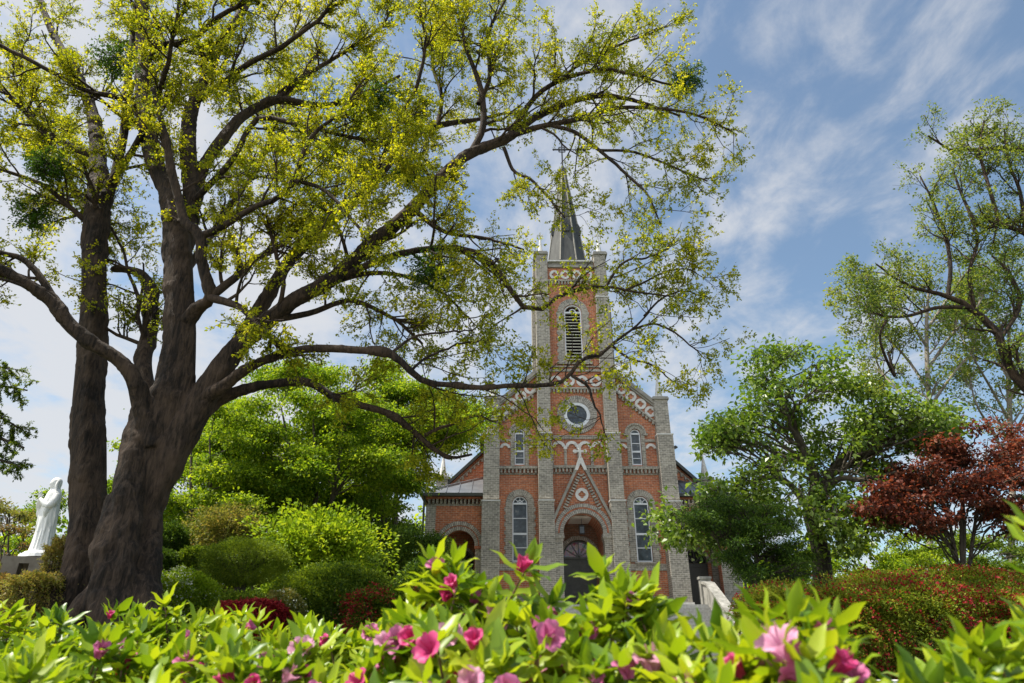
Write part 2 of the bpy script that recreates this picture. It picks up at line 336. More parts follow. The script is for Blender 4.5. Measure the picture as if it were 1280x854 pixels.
def leaves_on(P, per, Lg, g, wd=.3, spread=.6, jitter=.03, t0=.15, down=-.1):
    n, k, _ = P.shape; m = n * per; pi = np.repeat(np.arange(n), per)
    x = (t0 + (1 - t0) * g.random(m)) * (k - 1); i = np.minimum(x.astype(int), k - 2); fr = (x - i)[:, None]
    pos = P[pi, i] * (1 - fr) + P[pi, i + 1] * fr + g.normal(size=(m, 3)) * jitter
    T = unit(P[pi, i + 1] - P[pi, i]); A = unit(T * .6 + rdir(m, g) * spread * 1.5 + np.array([0, 0, down]))
    return pos, A, Lg * (.65 + .7 * g.random(m))

# ------------------------------------------------------------------ terrain
def smooth(a, b, x): t = np.clip((x - a) / (b - a), 0, 1); return t * t * (3 - 2 * t)
def ground_z(X, Y):
    X = np.asarray(X, float); Y = np.asarray(Y, float)
    zl = 2.25 * smooth(3.5, 14, Y) * .55 + 2.1 * smooth(10, 34, Y)
    zr = 2.0 * smooth(9.3, 15, Y) * .7 + 2.0 * smooth(13, 33, Y)
    left = 1 - smooth(-3.2, -1.2, X + (Y - 30) * .0); right = smooth(9.6, 10.2, X) * smooth(9, 14, Y) + smooth(3.0, 12.0, X) * 0
    rb = smooth(0, 1, (X - (2.2 + (Y - 9) * .38)) / 1.2) * (Y > 9)
    z = left * zl + np.maximum(right, rb) * zr
    plat = smooth(33.6, 34.2, Y) * 3.4
    inch = (X > -1.3) & (X < 9.6)
    z = np.where(inch & (Y > 27.5), np.maximum(np.where(Y > 34.6, 3.38, -.2), 0), z)
    z = np.where(Y > 33.9, np.where(inch, z, np.maximum(z, plat * .98)), z)
    return z
def build_ground():
    xs = np.concatenate([np.linspace(-900, -60, 14), np.linspace(-50, 50, 161), np.linspace(60, 900, 14)])
    ys = np.concatenate([np.linspace(-300, -12, 8), np.linspace(-8, 60, 137), np.linspace(65, 1200, 20)])
    X, Y = np.meshgrid(xs, ys); Z = ground_z(X, Y) + .05 * np.sin(X * 1.3) * np.cos(Y * 1.1) * (np.abs(X) > 12) - .004
    V = np.stack([X, Y, Z], -1).reshape(-1, 3); nx = len(xs); i = np.arange(len(ys) - 1)[:, None] * nx + np.arange(nx - 1)[None]
    f = np.stack([i, i + 1, i + nx + 1, i + nx], -1).reshape(-1)
    m = mottled('garden_soil_and_grass', (.05, .04, .025), (.06, .09, .02), 1.6, .95, .6, .03, cc=(.09, .12, .03))
    tag(link('ground', npmesh('ground', V, f, 4, smooth=True), m), kind='structure')
build_ground()

# ------------------------------------------------------------------ church
PSI = math.radians(.65); CH = Vector((3.3 + .34 * math.cos(PSI), 36 + .34 * math.sin(PSI), 2.4 + CZ))
def rowboxes(mb, a, b, h0, h1, y0, y1, step=.19, w=.1):
    n = max(1, int(round((b - a) / step)))
    for i in range(n):
        c = a + (i + .5) * (b - a) / n; mb.box(c - w / 2, c + w / 2, y0, y1, h0, h1)
def arch_pts(uc, hw, hs, seg=16):
    return [(uc + hw * math.cos(PI - PI * i / seg), hs + hw * math.sin(PI - PI * i / seg)) for i in range(seg + 1)]
def wall_arch(mb, u0, u1, h0, top, uc, hw, hb, hs, yf, yb, reveal=True):
    """wall panel (front face) with a round-headed opening; top is a function of u"""
    T = top if callable(top) else (lambda u: top)
    mb.face([(u0, yf, h0), (uc - hw, yf, h0), (uc - hw, yf, T(uc - hw)), (u0, yf, T(u0))])
    mb.face([(uc + hw, yf, h0), (u1, yf, h0), (u1, yf, T(u1)), (uc + hw, yf, T(uc + hw))])
    if hb > h0: mb.face([(uc - hw, yf, h0), (uc + hw, yf, h0), (uc + hw, yf, hb), (uc - hw, yf, hb)])
    A = arch_pts(uc, hw, hs)
    for p, q in zip(A[:-1], A[1:]): mb.face([(p[0], yf, p[1]), (q[0], yf, q[1]), (q[0], yf, T(q[0])), (p[0], yf, T(p[0]))])
    if reveal:
        L = [(uc - hw, hb)] + A + [(uc + hw, hb)]
        for p, q in zip(L[:-1], L[1:]): mb.face([(p[0], yf, p[1]), (p[0], yb, p[1]), (q[0], yb, q[1]), (q[0], yf, q[1])])
        mb.face([(uc - hw, yf, hb), (uc - hw, yb, hb), (uc + hw, yb, hb), (uc + hw, yf, hb)])
def surround(mb, uc, hw, ow, hb, hs, y0, y1, tooth=.07, row=.2):
    """grey brick jambs with toothed outer edge and a radial arch"""
    mb.ring(uc, hs, hw, ow, 0, PI, y0, y1, 22)
    n = int(round((hs - hb) / row))
    for i in range(n):
        a, b = hb + (hs - hb) * i / n, hb + (hs - hb) * (i + 1) / n; e = tooth if i % 2 else 0
        for s in (-1, 1): mb.box(uc + s * hw, uc + s * (ow + e), y0, y1, a, b)
def quatrefoil(mb, cx, cz, r, y0, y1, rot=0):
    a, b = r * .30, r * .27; seg = 40
    def rq(t):
        ph = (t - rot + PI / 4) % (PI / 2) - PI / 4
        return a * math.cos(ph) + math.sqrt(max(b * b - (a * math.sin(ph)) ** 2, 0)) if abs(a * math.sin(ph)) < b else a
    for i in range(seg):
        t, u = 2 * PI * i / seg, 2 * PI * (i + 1) / seg
        P = lambda rr, t, y: (cx + rr * math.cos(t), y, cz + rr * math.sin(t))
        mb.face([P(rq(t), t, y0), P(r, t, y0), P(r, u, y0), P(rq(u), u, y0)])
        mb.face([P(r, t, y0), P(r, t, y1), P(r, u, y1), P(r, u, y0)]); mb.face([P(rq(u), u, y0), P(rq(u), u, y1), P(rq(t), t, y1), P(rq(t), t, y0)])
def small_cross(mb, cx, cy, z, s, t=.035):
    mb.box(cx - t, cx + t, cy - t, cy + t, z, z + s); mb.box(cx - s * .36, cx + s * .36, cy - t + .003, cy + t - .003, z + s * .52, z + s * .52 + 2 * t)
    for dx, dz in ((-s * .36, s * .52 + t), (s * .36, s * .52 + t), (0, s)):
        mb.prism([(cx + dx + t * 1.7 * math.cos(k * PI / 4 + .01), z + dz + t * 1.7 * math.sin(k * PI / 4 + .01)) for k in range(8)], cy - t - .006, cy + t + .006)
def pyramid(mb, cx, cy, z0, z1, r0, r1, n=8, rot=PI / 8):
    P = lambda r, k, z: (cx + r * math.cos(rot + k * 2 * PI / n), cy + r * math.sin(rot + k * 2 * PI / n), z)
    for k in range(n): mb.face([P(r0, k, z0), P(r0, k + 1, z0), P(r1, k + 1, z1), P(r1, k, z1)])
    mb.face([P(r1, k, z1) for k in range(n)]); mb.face([P(r0, n - 1 - k, z0) for k in range(n)])
def pinnacle(ch, cx, cy, z0, zt, r=.21):
    mb = MB(); mb.box(cx - r * 1.25, cx + r * 1.25, cy - r * 1.25, cy + r * 1.25, z0, z0 + .08)
    pyramid(mb, cx, cy, z0 + .08, zt, r * 1.1, r * .22)
    o = mb.build('pinnacle', M['stone'], ch)
    c = MB(); small_cross(c, cx, cy, zt - .02, .42, .035); c.build('cross', M['stone'], o)
    return o
def buttress(ch, u0, u1, stages, yb, name='buttress', inw=0):
    """stages: list (h0, h1, front y, du) widening downwards; white weathered caps at each set-off"""
    g = MB(); caps = []
    for k, (h0, h1, yf, du) in enumerate(stages):
        g.box(u0 - du, u1 + du, yf, yb, h0, h1)
        if k > 0:                                        # cap over this (lower) stage
            yu, duu = stages[k - 1][2], stages[k - 1][3]
            w = MB(); caps.append(w); w.hexa([(u0 - du - .03, yf - .04, h1), (u1 + du + .03, yf - .04, h1), (u1 + du + .03, yb, h1), (u0 - du - .03, yb, h1),
                    (u0 - du - .03, yf - .04, h1 + .07), (u1 + du + .03, yf - .04, h1 + .07), (u1 + duu + .004, yb, h1 + .17), (u0 - duu - .004, yb, h1 + .17)])
    o = g.build(name, M['gray'], ch)
    for w in caps: w.build('weathering_cap', M['stone'], o)
    return o
def sash_window(ch, uc, hb, hs, hw, y, panes, fan=True, gl='glass'):
    f = MB(); t = .055; yb = y + .08
    for s in (-1, 1): f.box(uc + s * hw, uc + s * (hw - t), y, yb, hb, hs)
    f.ring(uc, hs, hw - t, hw, 0, PI, y, yb, 18)
    f.box(uc - hw + t, uc + hw - t, y, yb, hb, hb + t * 1.2)
    f.box(uc - hw + t, uc + hw - t, y - .01, yb, hs - t / 2, hs + t)
    for p in panes: f.box(uc - hw + t, uc + hw - t, y + (.004 if p[1] else .02), yb, p[0] - (.05 if p[1] else .02), p[0] + (.05 if p[1] else .02))
    if fan:
        for a in (45, 90, 135):
            c, s_ = math.cos(math.radians(a)), math.sin(math.radians(a)); r = hw - t; q = .015
            f.prism([(uc + q * s_, hs + t - q * c), (uc + r * c + q * s_, hs + r * s_ - q * c), (uc + r * c - q * s_, hs + r * s_ + q * c), (uc - q * s_, hs + t + q * c)], y + .02, yb)
        f.ring(uc, hs + t, hw * .3, hw * .3 + .025, 0, PI, y + .015, yb, 10)
    o = f.build('window', M['white'], ch)
    g = MB(); A = arch_pts(uc, hw - .01, hs, 14); g.face([(uc - hw + .01, yb - .02, hb), (uc + hw - .01, yb - .02, hb)] + [(p[0], yb - .02, p[1]) for p in reversed(A)])
    g.build('glass', M[gl], o)
    return o
def church():
    ch = empty('church', CH, PSI, 'brick church with a tall bell tower and slate spire, red brick trimmed in grey', 'church')
    C = ch
    rake = lambda u: 12.78 - .87 * (abs(u) - 2.25)
    # ---- front walls in red brick with real openings
    w = MB()
    for s in (-1, 1):
        a, b = sorted((s * 1.6, s * 4.6))
        wall_arch(w, a, b, .5, 6.45, s * 3.22, .42, 2.1, 5.1, 0, .34)
        wall_arch(w, a, b, 6.45, lambda u: rake(u) - .02, s * 3.22, .29, 7.2, 8.98, 0, .34)
    # tower front, set forward
    yt = -.18
    wall_arch(w, -1.6, 1.6, 0, 6.45, 0, 1.06, 0, 3.45, yt, 1.7)
    # rose hole
    R, zc = .74, 10.03
    for up in (1, -1):
        pts = [(R * math.cos(PI - PI * i / 24), zc + up * R * math.sin(PI - PI * i / 24)) for i in range(25)]; lim = 13.0 if up > 0 else 6.45
        w.face([(-1.6, yt, zc), (-R, yt, zc), (-R, yt, lim), (-1.6, yt, lim)]); w.face([(R, yt, zc), (1.6, yt, zc), (1.6, yt, lim), (R, yt, lim)])
        for p, q in zip(pts[:-1], pts[1:]):
            w.face([(p[0], yt, p[1]), (q[0], yt, q[1]), (q[0], yt, lim), (p[0], yt, lim)]); w.face([(p[0], yt, p[1]), (p[0], yt + .3, p[1]), (q[0], yt + .3, q[1]), (q[0], yt, q[1])])
    wall_arch(w, -1.6, 1.6, 13.0, 20.0, 0, .52, 13.35, 16.5, yt, .3)
    # nave body and tower body behind
    w.box(-5.0, -1.6, .36, 24, 0, 9.4); w.box(1.6, 5.0, .36, 24, 0, 9.4); w.box(-1.6, 1.6, 2.3, 24, 0, 9.4)
    w.prism([(-5.0, 9.41), (5.0, 9.41), (2.0, 12.4), (-2.0, 12.4)], .36, .8)
    for s in (-1, 1): w.box(s * 1.98, s * 2.02, .2, 4.3, 9.0, 20.0)
    w.box(-2, 2, 4.26, 4.3, 9, 20.0)
    w.build('brick_wall', M['red'], C)
    # dark belfry inside
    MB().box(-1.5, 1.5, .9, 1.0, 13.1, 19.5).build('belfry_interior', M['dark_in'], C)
    # ---- grey brick dressings
    g = MB()
    for s in (-1, 1):
        a, b = sorted((s * 2.26, s * 4.32))
        g.box(a, b, -.05, .02, 0, .5); g.box(a, b, -.045, .02, 1.72, 1.86); rowboxes(g, a, b, 1.86, 2.05, -.05, .02, .1, .085); g.box(s * 3.22 - .55, s * 3.22 + .55, -.12, .02, 2.05, 2.13)
        surround(g, s * 3.22, .42, .76, 2.13, 5.1, -.04, .02)
        g.box(a, b, -.21, .02, 6.95, 7.1); rowboxes(g, a, b, 6.72, 6.95, -.17, .02, .2, .1); g.box(a, b, -.05, .02, 6.66, 6.74)
        surround(g, s * 3.22, .29, .5, 7.1, 8.98, -.05, .02, 0)
        g.ring(s * 3.22, 8.98, .5, .6, 0, PI, -.12, .02, 18); 
        for q in (-1, 1): g.box(s * 3.22 + q * .42, s * 3.22 + q * .66, -.12, .02, 8.87, 8.98)
        for q in (-1, 1):
            x0, x1 = sorted((s * 3.22 + q * .5, s * 3.22 + q * 1.06)); g.box(x0, x1, -.055, .02, 8.5, 8.66)
        # raking corbels
        n = 11
        for i in range(n):
            u = 2.4 + (i + .5) * 1.95 / n; z = rake(u) - 1.32; g.box(s * (u - .055), s * (u + .055), -.14, .02, z - .2, z - .02)
        g.prism([(s * 2.26, rake(2.26) - 1.24), (s * 4.36, rake(4.36) - 1.24), (s * 4.36, rake(4.36) - 1.34), (s * 2.26, rake(2.26) - 1.34)][::s], -.17, .02)
    y = yt
    g.box(-1.56, 1.56, y - .19, y + .02, 6.95, 7.1); rowboxes(g, -1.56, 1.56, 6.72, 6.95, y - .15, y + .02, .2, .1); g.box(-1.56, 1.56, y - .05, y + .02, 6.66, 6.74)
    for x in (-1.45, -.72, 0, .72, 1.45): g.box(x - .07, x + .07, y - .06, y + .02, 7.1, 8.05)
    rowboxes(g, -1.56, 1.56, 8.6, 8.76, y - .06, y + .02, .1, .085); g.box(-1.56, 1.56, y - .07, y + .02, 8.76, 8.8)
    g.box(-1.56, 1.56, y - .14, y + .02, 11.52, 11.62); rowboxes(g, -1.56, 1.56, 11.32, 11.52, y - .12, y + .02)
    g.box(-1.56, 1.56, y - .1, y + .02, 12.62, 12.76)
    g.box(-1.45, 1.45, y - .14, y + .02, 18.62, 18.72); rowboxes(g, -1.45, 1.45, 18.4, 18.62, y - .12, y + .02)
    g.box(-1.02, 1.02, y - .16, y + .02, 13.08, 13.22); surround(g, 0, .54, .92, 13.22, 16.5, y - .05, y + .02, .07)
    g.box(-1.5, 1.5, y - .1, y + .02, 12.9, 12.98)
    g.build('grey_brick_band', M['gray'], C)
    v = MB(); v.ring(0, zc, .74, 1.12, 0, 2 * PI, yt - .07, yt + .02, 48); v.build('rose_surround', M['vous'], C)
    # ---- white stone ornament
    def quat(x, z, r, y0):
        t = MB(); quatrefoil(t, x, z, r, y0 - .06, y0 + .01); t.build('quatrefoil', M['stone'], C)
    for x in (-1.02, -.35, .35, 1.02): quat(x, 19.12, .31, yt)
    for x in (-1.14, -.38, .38, 1.14): quat(x, 12.05, .33, yt)
    for s in (-1, 1):
        for k in range(4): u = 2.62 + k * .52; quat(s * u, rake(u) - .82, .32, 0)
    t = MB()
    for x in (-1.08, -.36, .36, 1.08): t.ring(x, 8.12, .2, .36, .12, PI - .12, yt - .09, yt + .01, 12, False)
    for x in (-.72, 0, .72): t.box(x - .1, x + .1, yt - .1, yt + .01, 8.02, 8.2)
    t.build('scalloped_arcade', M['stone'], C)
    for s in (-1, 1):
        for q in (-1, 1): t = MB(); t.ring(s * 3.22 + q * .8, 8.1, .16, .3, .1, PI - .1, -.09, .01, 12, False); t.build('stone_arch', M['stone'], C)
    # rose window
    f = MB(); f.ring(0, zc, .56, .74, 0, 2 * PI, yt - .02, yt + .2, 40, False); rw = f.build('rose_window', M['white'], C)
    gl = MB(); gl.face([(.57 * math.cos(a), yt + .1, zc + .57 * math.sin(a)) for a in np.linspace(0, 2 * PI, 32, endpoint=False)]); gl.build('glass', M['glass'], rw)
    # windows
    for s in (-1, 1):
        sash_window(C, s * 3.22, 2.15, 5.1, .4, .06, [(3.55, True), (2.85, False), (4.35, False)])
        sash_window(C, s * 3.22, 7.22, 8.98, .27, .06, [(7.98, True), (7.6, False), (8.45, False)], False)
    # louvred belfry opening
    f = MB()
    for s in (-1, 1): f.box(s * .52, s * .45, yt + .03, yt + .16, 13.35, 16.5)
    f.ring(0, 16.5, .45, .52, 0, PI, yt + .03, yt + .16, 18, False); f.box(-.45, .45, yt + .02, yt + .16, 16.46, 16.56); f.ring(0, 16.56, .16, .21, 0, PI, yt + .06, yt + .16, 12, False)
    lf = f.build('belfry_opening', M['white'], C); lv = MB(); n = 15
    for i in range(n):
        z = 13.42 + i * 3.0 / n
        lv.hexa([(-.45, yt + .05, z), (.45, yt + .05, z), (.45, yt + .22, z + .1), (-.45, yt + .22, z + .1), (-.45, yt + .05, z + .035), (.45, yt + .05, z + .035), (.45, yt + .22, z + .135), (-.45, yt + .22, z + .135)])
    lv.build('louver_slats', M['louver'], lf)
    # ---- buttresses
    for s in (-1, 1):
        a, b = sorted((s * 1.5, s * 2.22))
        lo, hi = (0, .08) if s > 0 else (.08, 0)
        buttress(C, a, b, [(8.92, 12.8, -.55, 0), (5.22, 8.75, -.78, .015), (0, 5.05, -1.0, .03)], .02, 'tower_buttress')
        a, b = sorted((s * 1.42, s * 2.2))
        buttress(C, a, b, [(17.55, 20.5, -.38, -.04), (12.82, 17.4, -.5, .0)], .3, 'tower_buttress')
        # returns on the side of the tower
        a, b = sorted((s * 1.9, s * 2.42))
        buttress(C, a, b, [(17.55, 20.5, .42, -.1), (9.0, 17.4, .34, 0)], 1.2, 'side_buttress')
        cp = MB(); cp.box(s * 1.4, s * 2.3, -.46, .42, 20.5, 20.62); cp.box(s * 1.44, s * 2.26, -.4, .38, 20.62, 20.74); cp.build('parapet_cap', M['coping'], C)
        pinnacle(C, s * 1.85, -.02, 20.74, 21.9, .17); pinnacle(C, s * 1.85, 4.1, 20.6, 22.0, .2)
        bk = MB(); bk.box(s * 1.45, s * 2.2, 3.75, 4.5, 17.4, 20.6); bk.build('rear_pier', M['gray'], C)
        a, b = sorted((s * 4.34, s * 5.15))
        buttress(C, a, b, [(8.92, 10.9, -.35, -.02), (5.22, 8.75, -.6, .02), (.14, 5.05, -.85, .06)], .7, 'corner_pier')
        bs = MB(); bs.box(a - .12, b + .12, -.95, .7, 0, .14); bs.build('pier_base', M['stone'], C)
        cp = MB(); cp.box(a - .06, b + .06, -.42, .5, 10.9, 11.0); cp.box(a - .02, b + .02, -.38, .46, 11.0, 11.08); cp.build('pier_cap', M['coping'], C)
        pinnacle(C, s * 4.75, .04, 11.08, 12.35, .2)
        # raking coping
        cp = MB(); P = [(2.2, rake(2.2) + .02), (4.4, rake(4.4) + .02), (4.4, rake(4.4) - .26), (2.2, rake(2.2) - .26)]
        cp.prism([(s * p[0], p[1]) for p in P][::-s], -.26, .55)
        P = [(2.2, rake(2.2) - .26), (4.4, rake(4.4) - .26), (4.4, rake(4.4) - .38), (2.2, rake(2.2) - .38)]
        cp.prism([(s * p[0], p[1]) for p in P][::-s], -.16, .4); cp.build('gable_coping', M['coping'], C)
    # main nave roof behind the gable
    r = MB()
    for s in (-1, 1):
        P = [(s * 0, 13.6), (s * 5.5, 8.9), (s * 5.5, 9.05), (s * 0, 13.75)]; r.prism(P[::-s], .8, 24.3)
    r.build('nave_roof', M['metal_roof'], C)
    # parapet and spire
    p = MB(); p.box(-1.42, 1.42, yt - .12, yt + .1, 19.62, 19.76); p.box(-1.42, 1.42, yt - .02, yt + .3, 19.76, 20.0); p.box(-2, 2, .3, 4.25, 19.9, 20.02)
    p.build('parapet', M['coping'], C)
    p = MB(); p.box(-1.42, 1.42, yt - .2, yt + .35, 20.0, 20.09); p.hexa([(-1.42, -.3, 20.09), (1.42, -.3, 20.09), (1.42, 1.0, 20.3), (-1.42, 1.0, 20.3), (-1.42, -.3, 20.14), (1.42, -.3, 20.14), (1.2, 1.0, 20.62), (-1.2, 1.0, 20.62)])
    p.build('parapet_flashing', M['stone'], C)
    sp = MB(); cy = 2.1
    for (z0, z1, r0, r1) in ((20.0, 20.9, 1.62, 1.36), (20.9, 28.9, 1.36, .2), (28.9, 29.25, .26, .24), (29.25, 29.6, .17, .06)): pyramid(sp, 0, cy, z0, z1, r0, r1)
    spo = sp.build('spire', M['spire'], C)
    rb = MB()
    for k in range(8):
        a = PI / 8 + k * PI / 4; c, s_ = math.cos(a), math.sin(a); e = .035
        for_ = [(20.9, 1.36), (28.9, .2)]
        q = lambda z, r, dt: (c * r - s_ * dt, cy + s_ * r + c * dt, z)
        rb.hexa([q(20.9, 1.33, -e), q(20.9, 1.41, -e), q(20.9, 1.41, e), q(20.9, 1.33, e), q(28.9, .18, -e), q(28.9, .24, -e), q(28.9, .24, e), q(28.9, .18, e)])
    rb.build('spire_rib', M['coping'], spo)
    for s in (-1, 1):
        lu = MB(); x = s * .82; lu.prism([(x - .16, 23.3), (x + .16, 23.3), (x + .16, 23.9), (x, 24.25), (x - .16, 23.9)], cy - .5, cy + .5); lu.build('lucarne', M['spire'], spo)
    lu = MB(); lu.prism([(-.17, 23.3), (.17, 23.3), (.17, 23.95), (0, 24.35), (-.17, 23.95)], cy - 1.05, cy); lu.build('lucarne', M['spire'], spo)
    # iron cross on the spire with scrolls
    x = MB(); t_ = .045; z0 = 29.5
    x.box(-t_, t_, cy - t_, cy + t_, z0, 32.0); x.box(-.66, .66, cy - .03, cy + .03, 31.0, 31.1)
    for dx, dz in ((-.6, 31.05), (.6, 31.05), (0, 31.85)): x.ring(dx, dz, .04, .09, 0, 2 * PI, cy - .02, cy + .02, 10, False)
    x.ring(0, 31.05, .23, .28, 0, 2 * PI, cy - .015, cy + .015, 24, False)
    for a in (45, 135, 225, 315): x.ring(.24 * math.cos(math.radians(a)), 31.05 + .24 * math.sin(math.radians(a)), .07, .095, 0, 2 * PI, cy - .01, cy + .01, 12, False)
    x.build('spire_cross', M['iron'], spo)
    # ---- portal: gabled porch
    yp = -.82; gt = lambda u: 7.3 - 2.08 * abs(u)
    pw = MB(); wall_arch(pw, -1.5, 0, 2.6, gt, 0, 1.04, 2.6, 3.45, yp, yt) if False else None
    A = arch_pts(0, 1.04, 3.45, 24)
    for p_, q_ in zip(A[:-1], A[1:]):
        pw.face([(p_[0], yp, p_[1]), (q_[0], yp, q_[1]), (q_[0], yp, gt(q_[0])), (p_[0], yp, gt(p_[0]))]); pw.face([(p_[0], yp, p_[1]), (p_[0], yt, p_[1]), (q_[0], yt, q_[1]), (q_[0], yp, q_[1])])
    for s in (-1, 1): pw.face([(s * 1.04, yp, 3.45), (s * 1.49, yp, 3.45), (s * 1.49, yp, gt(1.49)), (s * 1.04, yp, gt(1.04))][::s])
    po = pw.build('portal_gable', M['red'], C)
    for s in (-1, 1):
        g = MB(); g.box(s * 1.06, s * 1.49, yp + .02, yt, 0, 3.2); g.box(s * .98, s * 1.5, yp - .06, yt, 3.2, 3.32); g.box(s * 1.0, s * 1.495, yp - .03, yt, 3.32, 3.45); g.box(s * 1.02, s * 1.495, yp - .01, yt, 3.08, 3.2); g.build('portal_jamb', M['gray'], po)
    v = MB(); v.ring(0, 3.45, 1.02, 1.22, .0, PI, yp - .04, yp + .2, 30); v.ring(0, 3.45, 1.3, 1.49, .0, PI, yp - .07, yp + .02, 30); v.build('portal_arch', M['vous'], po)
    v = MB(); v.ring(0, 3.45, 1.22, 1.3, 0, PI, yp - .05, yp + .02, 30, False); v.build('portal_arch_inlay', M['redv'], po)
    cp = MB()
    for s in (-1, 1):
        off = lambda o_: [(s * .0, 7.3 + o_), (s * 1.5, gt(1.5) + o_)]
        P = [(0, 7.42), (s * 1.49, gt(1.49) + .12), (s * 1.49, gt(1.49) - .2), (0, 7.1)]; cp.prism(P[::-s], yp - .14, yt)
    cp.build('portal_coping', M['coping'], po)
    d = MB()
    for s in (-1, 1):
        ln = math.hypot(1, 2.08); ax, az = 1 / ln, -2.08 / ln; nx, nz = az, -ax            # along the slope, and inward
        for i in range(18):
            t = .34 + i * .158; cx_, cz_ = ax * t + nx * .30, 7.3 + az * t + nz * .30
            if cz_ < 4.35 or cx_ < .02 or math.hypot(cx_, cz_ - 3.45) < 1.56: continue
            P = [(cx_ + a_ * .042 * ax + b_ * .1 * nx, cz_ + a_ * .042 * az + b_ * .1 * nz) for a_, b_ in ((-1, -1), (-1, 1), (1, 1), (1, -1))]
            d.prism([(s * p[0], p[1]) for p in P][::s], yp - .12, yp + .01)
    d.build('portal_dentils', M['gray'], po)
    q = MB(); quatrefoil(q, 0, 5.4, .34, yp - .07, yp + .01); q.build('portal_medallion', M['stone'], po)
    x = MB(); yy = yp - .06
    x.prism([(-.06, 7.3), (.06, 7.3), (.06, 8.02), (-.06, 8.02)], yy, yy + .14); x.prism([(-.25, 7.68), (.25, 7.68), (.25, 7.8), (-.25, 7.8)], yy + .004, yy + .136)
    for dx, dz in ((-.28, 7.74), (.28, 7.74), (0, 8.04)): x.prism([(dx + .1 * math.cos(k * PI / 5), dz + .1 * math.sin(k * PI / 5)) for k in range(10)], yy - .003, yy + .143)
    x.prism([(-.33, 6.68), (-.17, 6.68), (0, 7.05), (.17, 6.68), (.33, 6.68), (.1, 7.35), (-.1, 7.35)], yy - .1, yy + .16)
    x.build('portal_cross', M['stone'], po)
    # porch interior
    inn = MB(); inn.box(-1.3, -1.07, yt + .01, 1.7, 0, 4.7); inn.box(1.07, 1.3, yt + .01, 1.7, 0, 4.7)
    wall_arch(inn, -1.3, 1.3, 0, 4.7, 0, .9, 0, 2.6, 1.69, 1.95, True); inn.build('porch_wall', M['shaded_red'], C)
    c = MB(); c.box(-1.06, 1.06, yt + .02, 1.68, 4.35, 4.45); c.build('porch_ceiling', M['plaster'], C)
    v = MB(); v.ring(0, 2.6, .9, 1.12, 0, PI, 1.64, 1.7, 24); v.build('inner_arch', M['vous'], C)
    dr = MB(); dr.box(-.9, .9, 1.9, 1.96, 0, 2.5); dr.box(-.9, .9, 1.84, 1.96, 2.5, 2.62)
    for s in (-1, 1):
        for (a0, a1) in ((.06, .42), (.48, .84)):
            x0, x1 = sorted((s * a0, s * a1)); dr.box(x0, x1, 1.87, 1.9, .2, 1.1); dr.box(x0, x1, 1.87, 1.9, 1.25, 2.4)
    dro = dr.build('front_door', M['grey_door'], C)
    gl = MB(); A2 = arch_pts(0, .88, 2.62, 20); gl.face([(p_[0], 1.93, p_[1]) for p_ in reversed(A2)]); gl.build('stained_fanlight', M['stained'], dro)
    fr = MB(); fr.ring(0, 2.62, .8, .88, 0, PI, 1.86, 1.93, 20, False)
    for a in (30, 60, 90, 120, 150):
        c_, s_ = math.cos(math.radians(a)), math.sin(math.radians(a)); e = .02
        fr.prism([(e * s_, 2.62 - e * c_), (.84 * c_ + e * s_, 2.62 + .84 * s_ - e * c_), (.84 * c_ - e * s_, 2.62 + .84 * s_ + e * c_), (-e * s_, 2.62 + e * c_)], 1.88, 1.92)
    fr.build('fanlight_bars', M['grey_door'], dro)
    # ---- side wings
    for s in (-1, 1):
        m_ = lambda u: s * u
        yw = .6; uc = 6.42
        g = MB(); a, b = sorted((s * 5.2, s * 7.75)); wall_arch(g, a, b, 0, 5.1, s * uc, .84, 0, 3.0, yw, 1.1)
        x0, x1 = sorted((s * 5.0, s * 8.2)); g.box(x0, x1, 2.62, 9.0, 0, 6.0); g.box(s * 7.75, s * 8.15, yw + .3, 9, 0, 5.2)
        wl = g.build('wing_wall', M['red'], C)
        g = MB(); g.box(s * 7.72, s * 8.25, yw - .08, yw + .45, 0, 5.1); g.box(s * 5.2, s * 8.2, yw - .03, yw + .3, 5.1, 5.2); rowboxes(g, min(s * 5.2, s * 8.2), max(s * 5.2, s * 8.2), 5.2, 5.46, yw - .1, yw + .3, .22, .12)
        rowboxes(g, 0, 0, 0, 0, 0, 0) if False else None
        g.box(s * 5.2, s * 5.56, yw - .05, yw + .5, 0, 2.85); g.box(s * 7.28, s * 7.72, yw - .05, yw + .5, 0, 2.85)
        g.build('wing_pier', M['gray'], wl)
        for qa, qb in ((5.15, 5.62), (7.22, 7.75)): g = MB(); g.box(s * qa, s * qb, yw - .1, yw + .5, 2.85, 3.0); g.build('wing_impost', M['redv'], wl)
        g = MB(); g.box(s * 5.2, s * 8.28, yw - .14, yw + .3, 5.46, 5.56); g.build('wing_cornice', M['redv'], wl)
        v = MB(); v.ring(s * uc, 3.0, .82, 1.02, 0, PI, yw - .05, yw + .1, 24); v.ring(s * uc, 3.0, 1.07, 1.28, 0, PI, yw - .07, yw + .02, 24); v.build('wing_arch', M['vous'], wl)
        v = MB(); v.ring(s * uc, 3.0, 1.02, 1.07, 0, PI, yw - .04, yw + .02, 24); v.build('wing_arch_inlay', M['redv'], wl)
        # inner door of the wing porch
        v = MB(); wall_arch(v, min(s * 5.2, s * 7.7), max(s * 5.2, s * 7.7), 0, 5.0, s * uc, .7, 0, 2.4, 2.4, 2.6); v.build('wing_inner_wall', M['red'], wl)
        v = MB(); v.ring(s * uc, 2.4, .7, .86, 0, PI, 2.34, 2.42, 20); v.build('wing_inner_arch', M['vous'], wl)
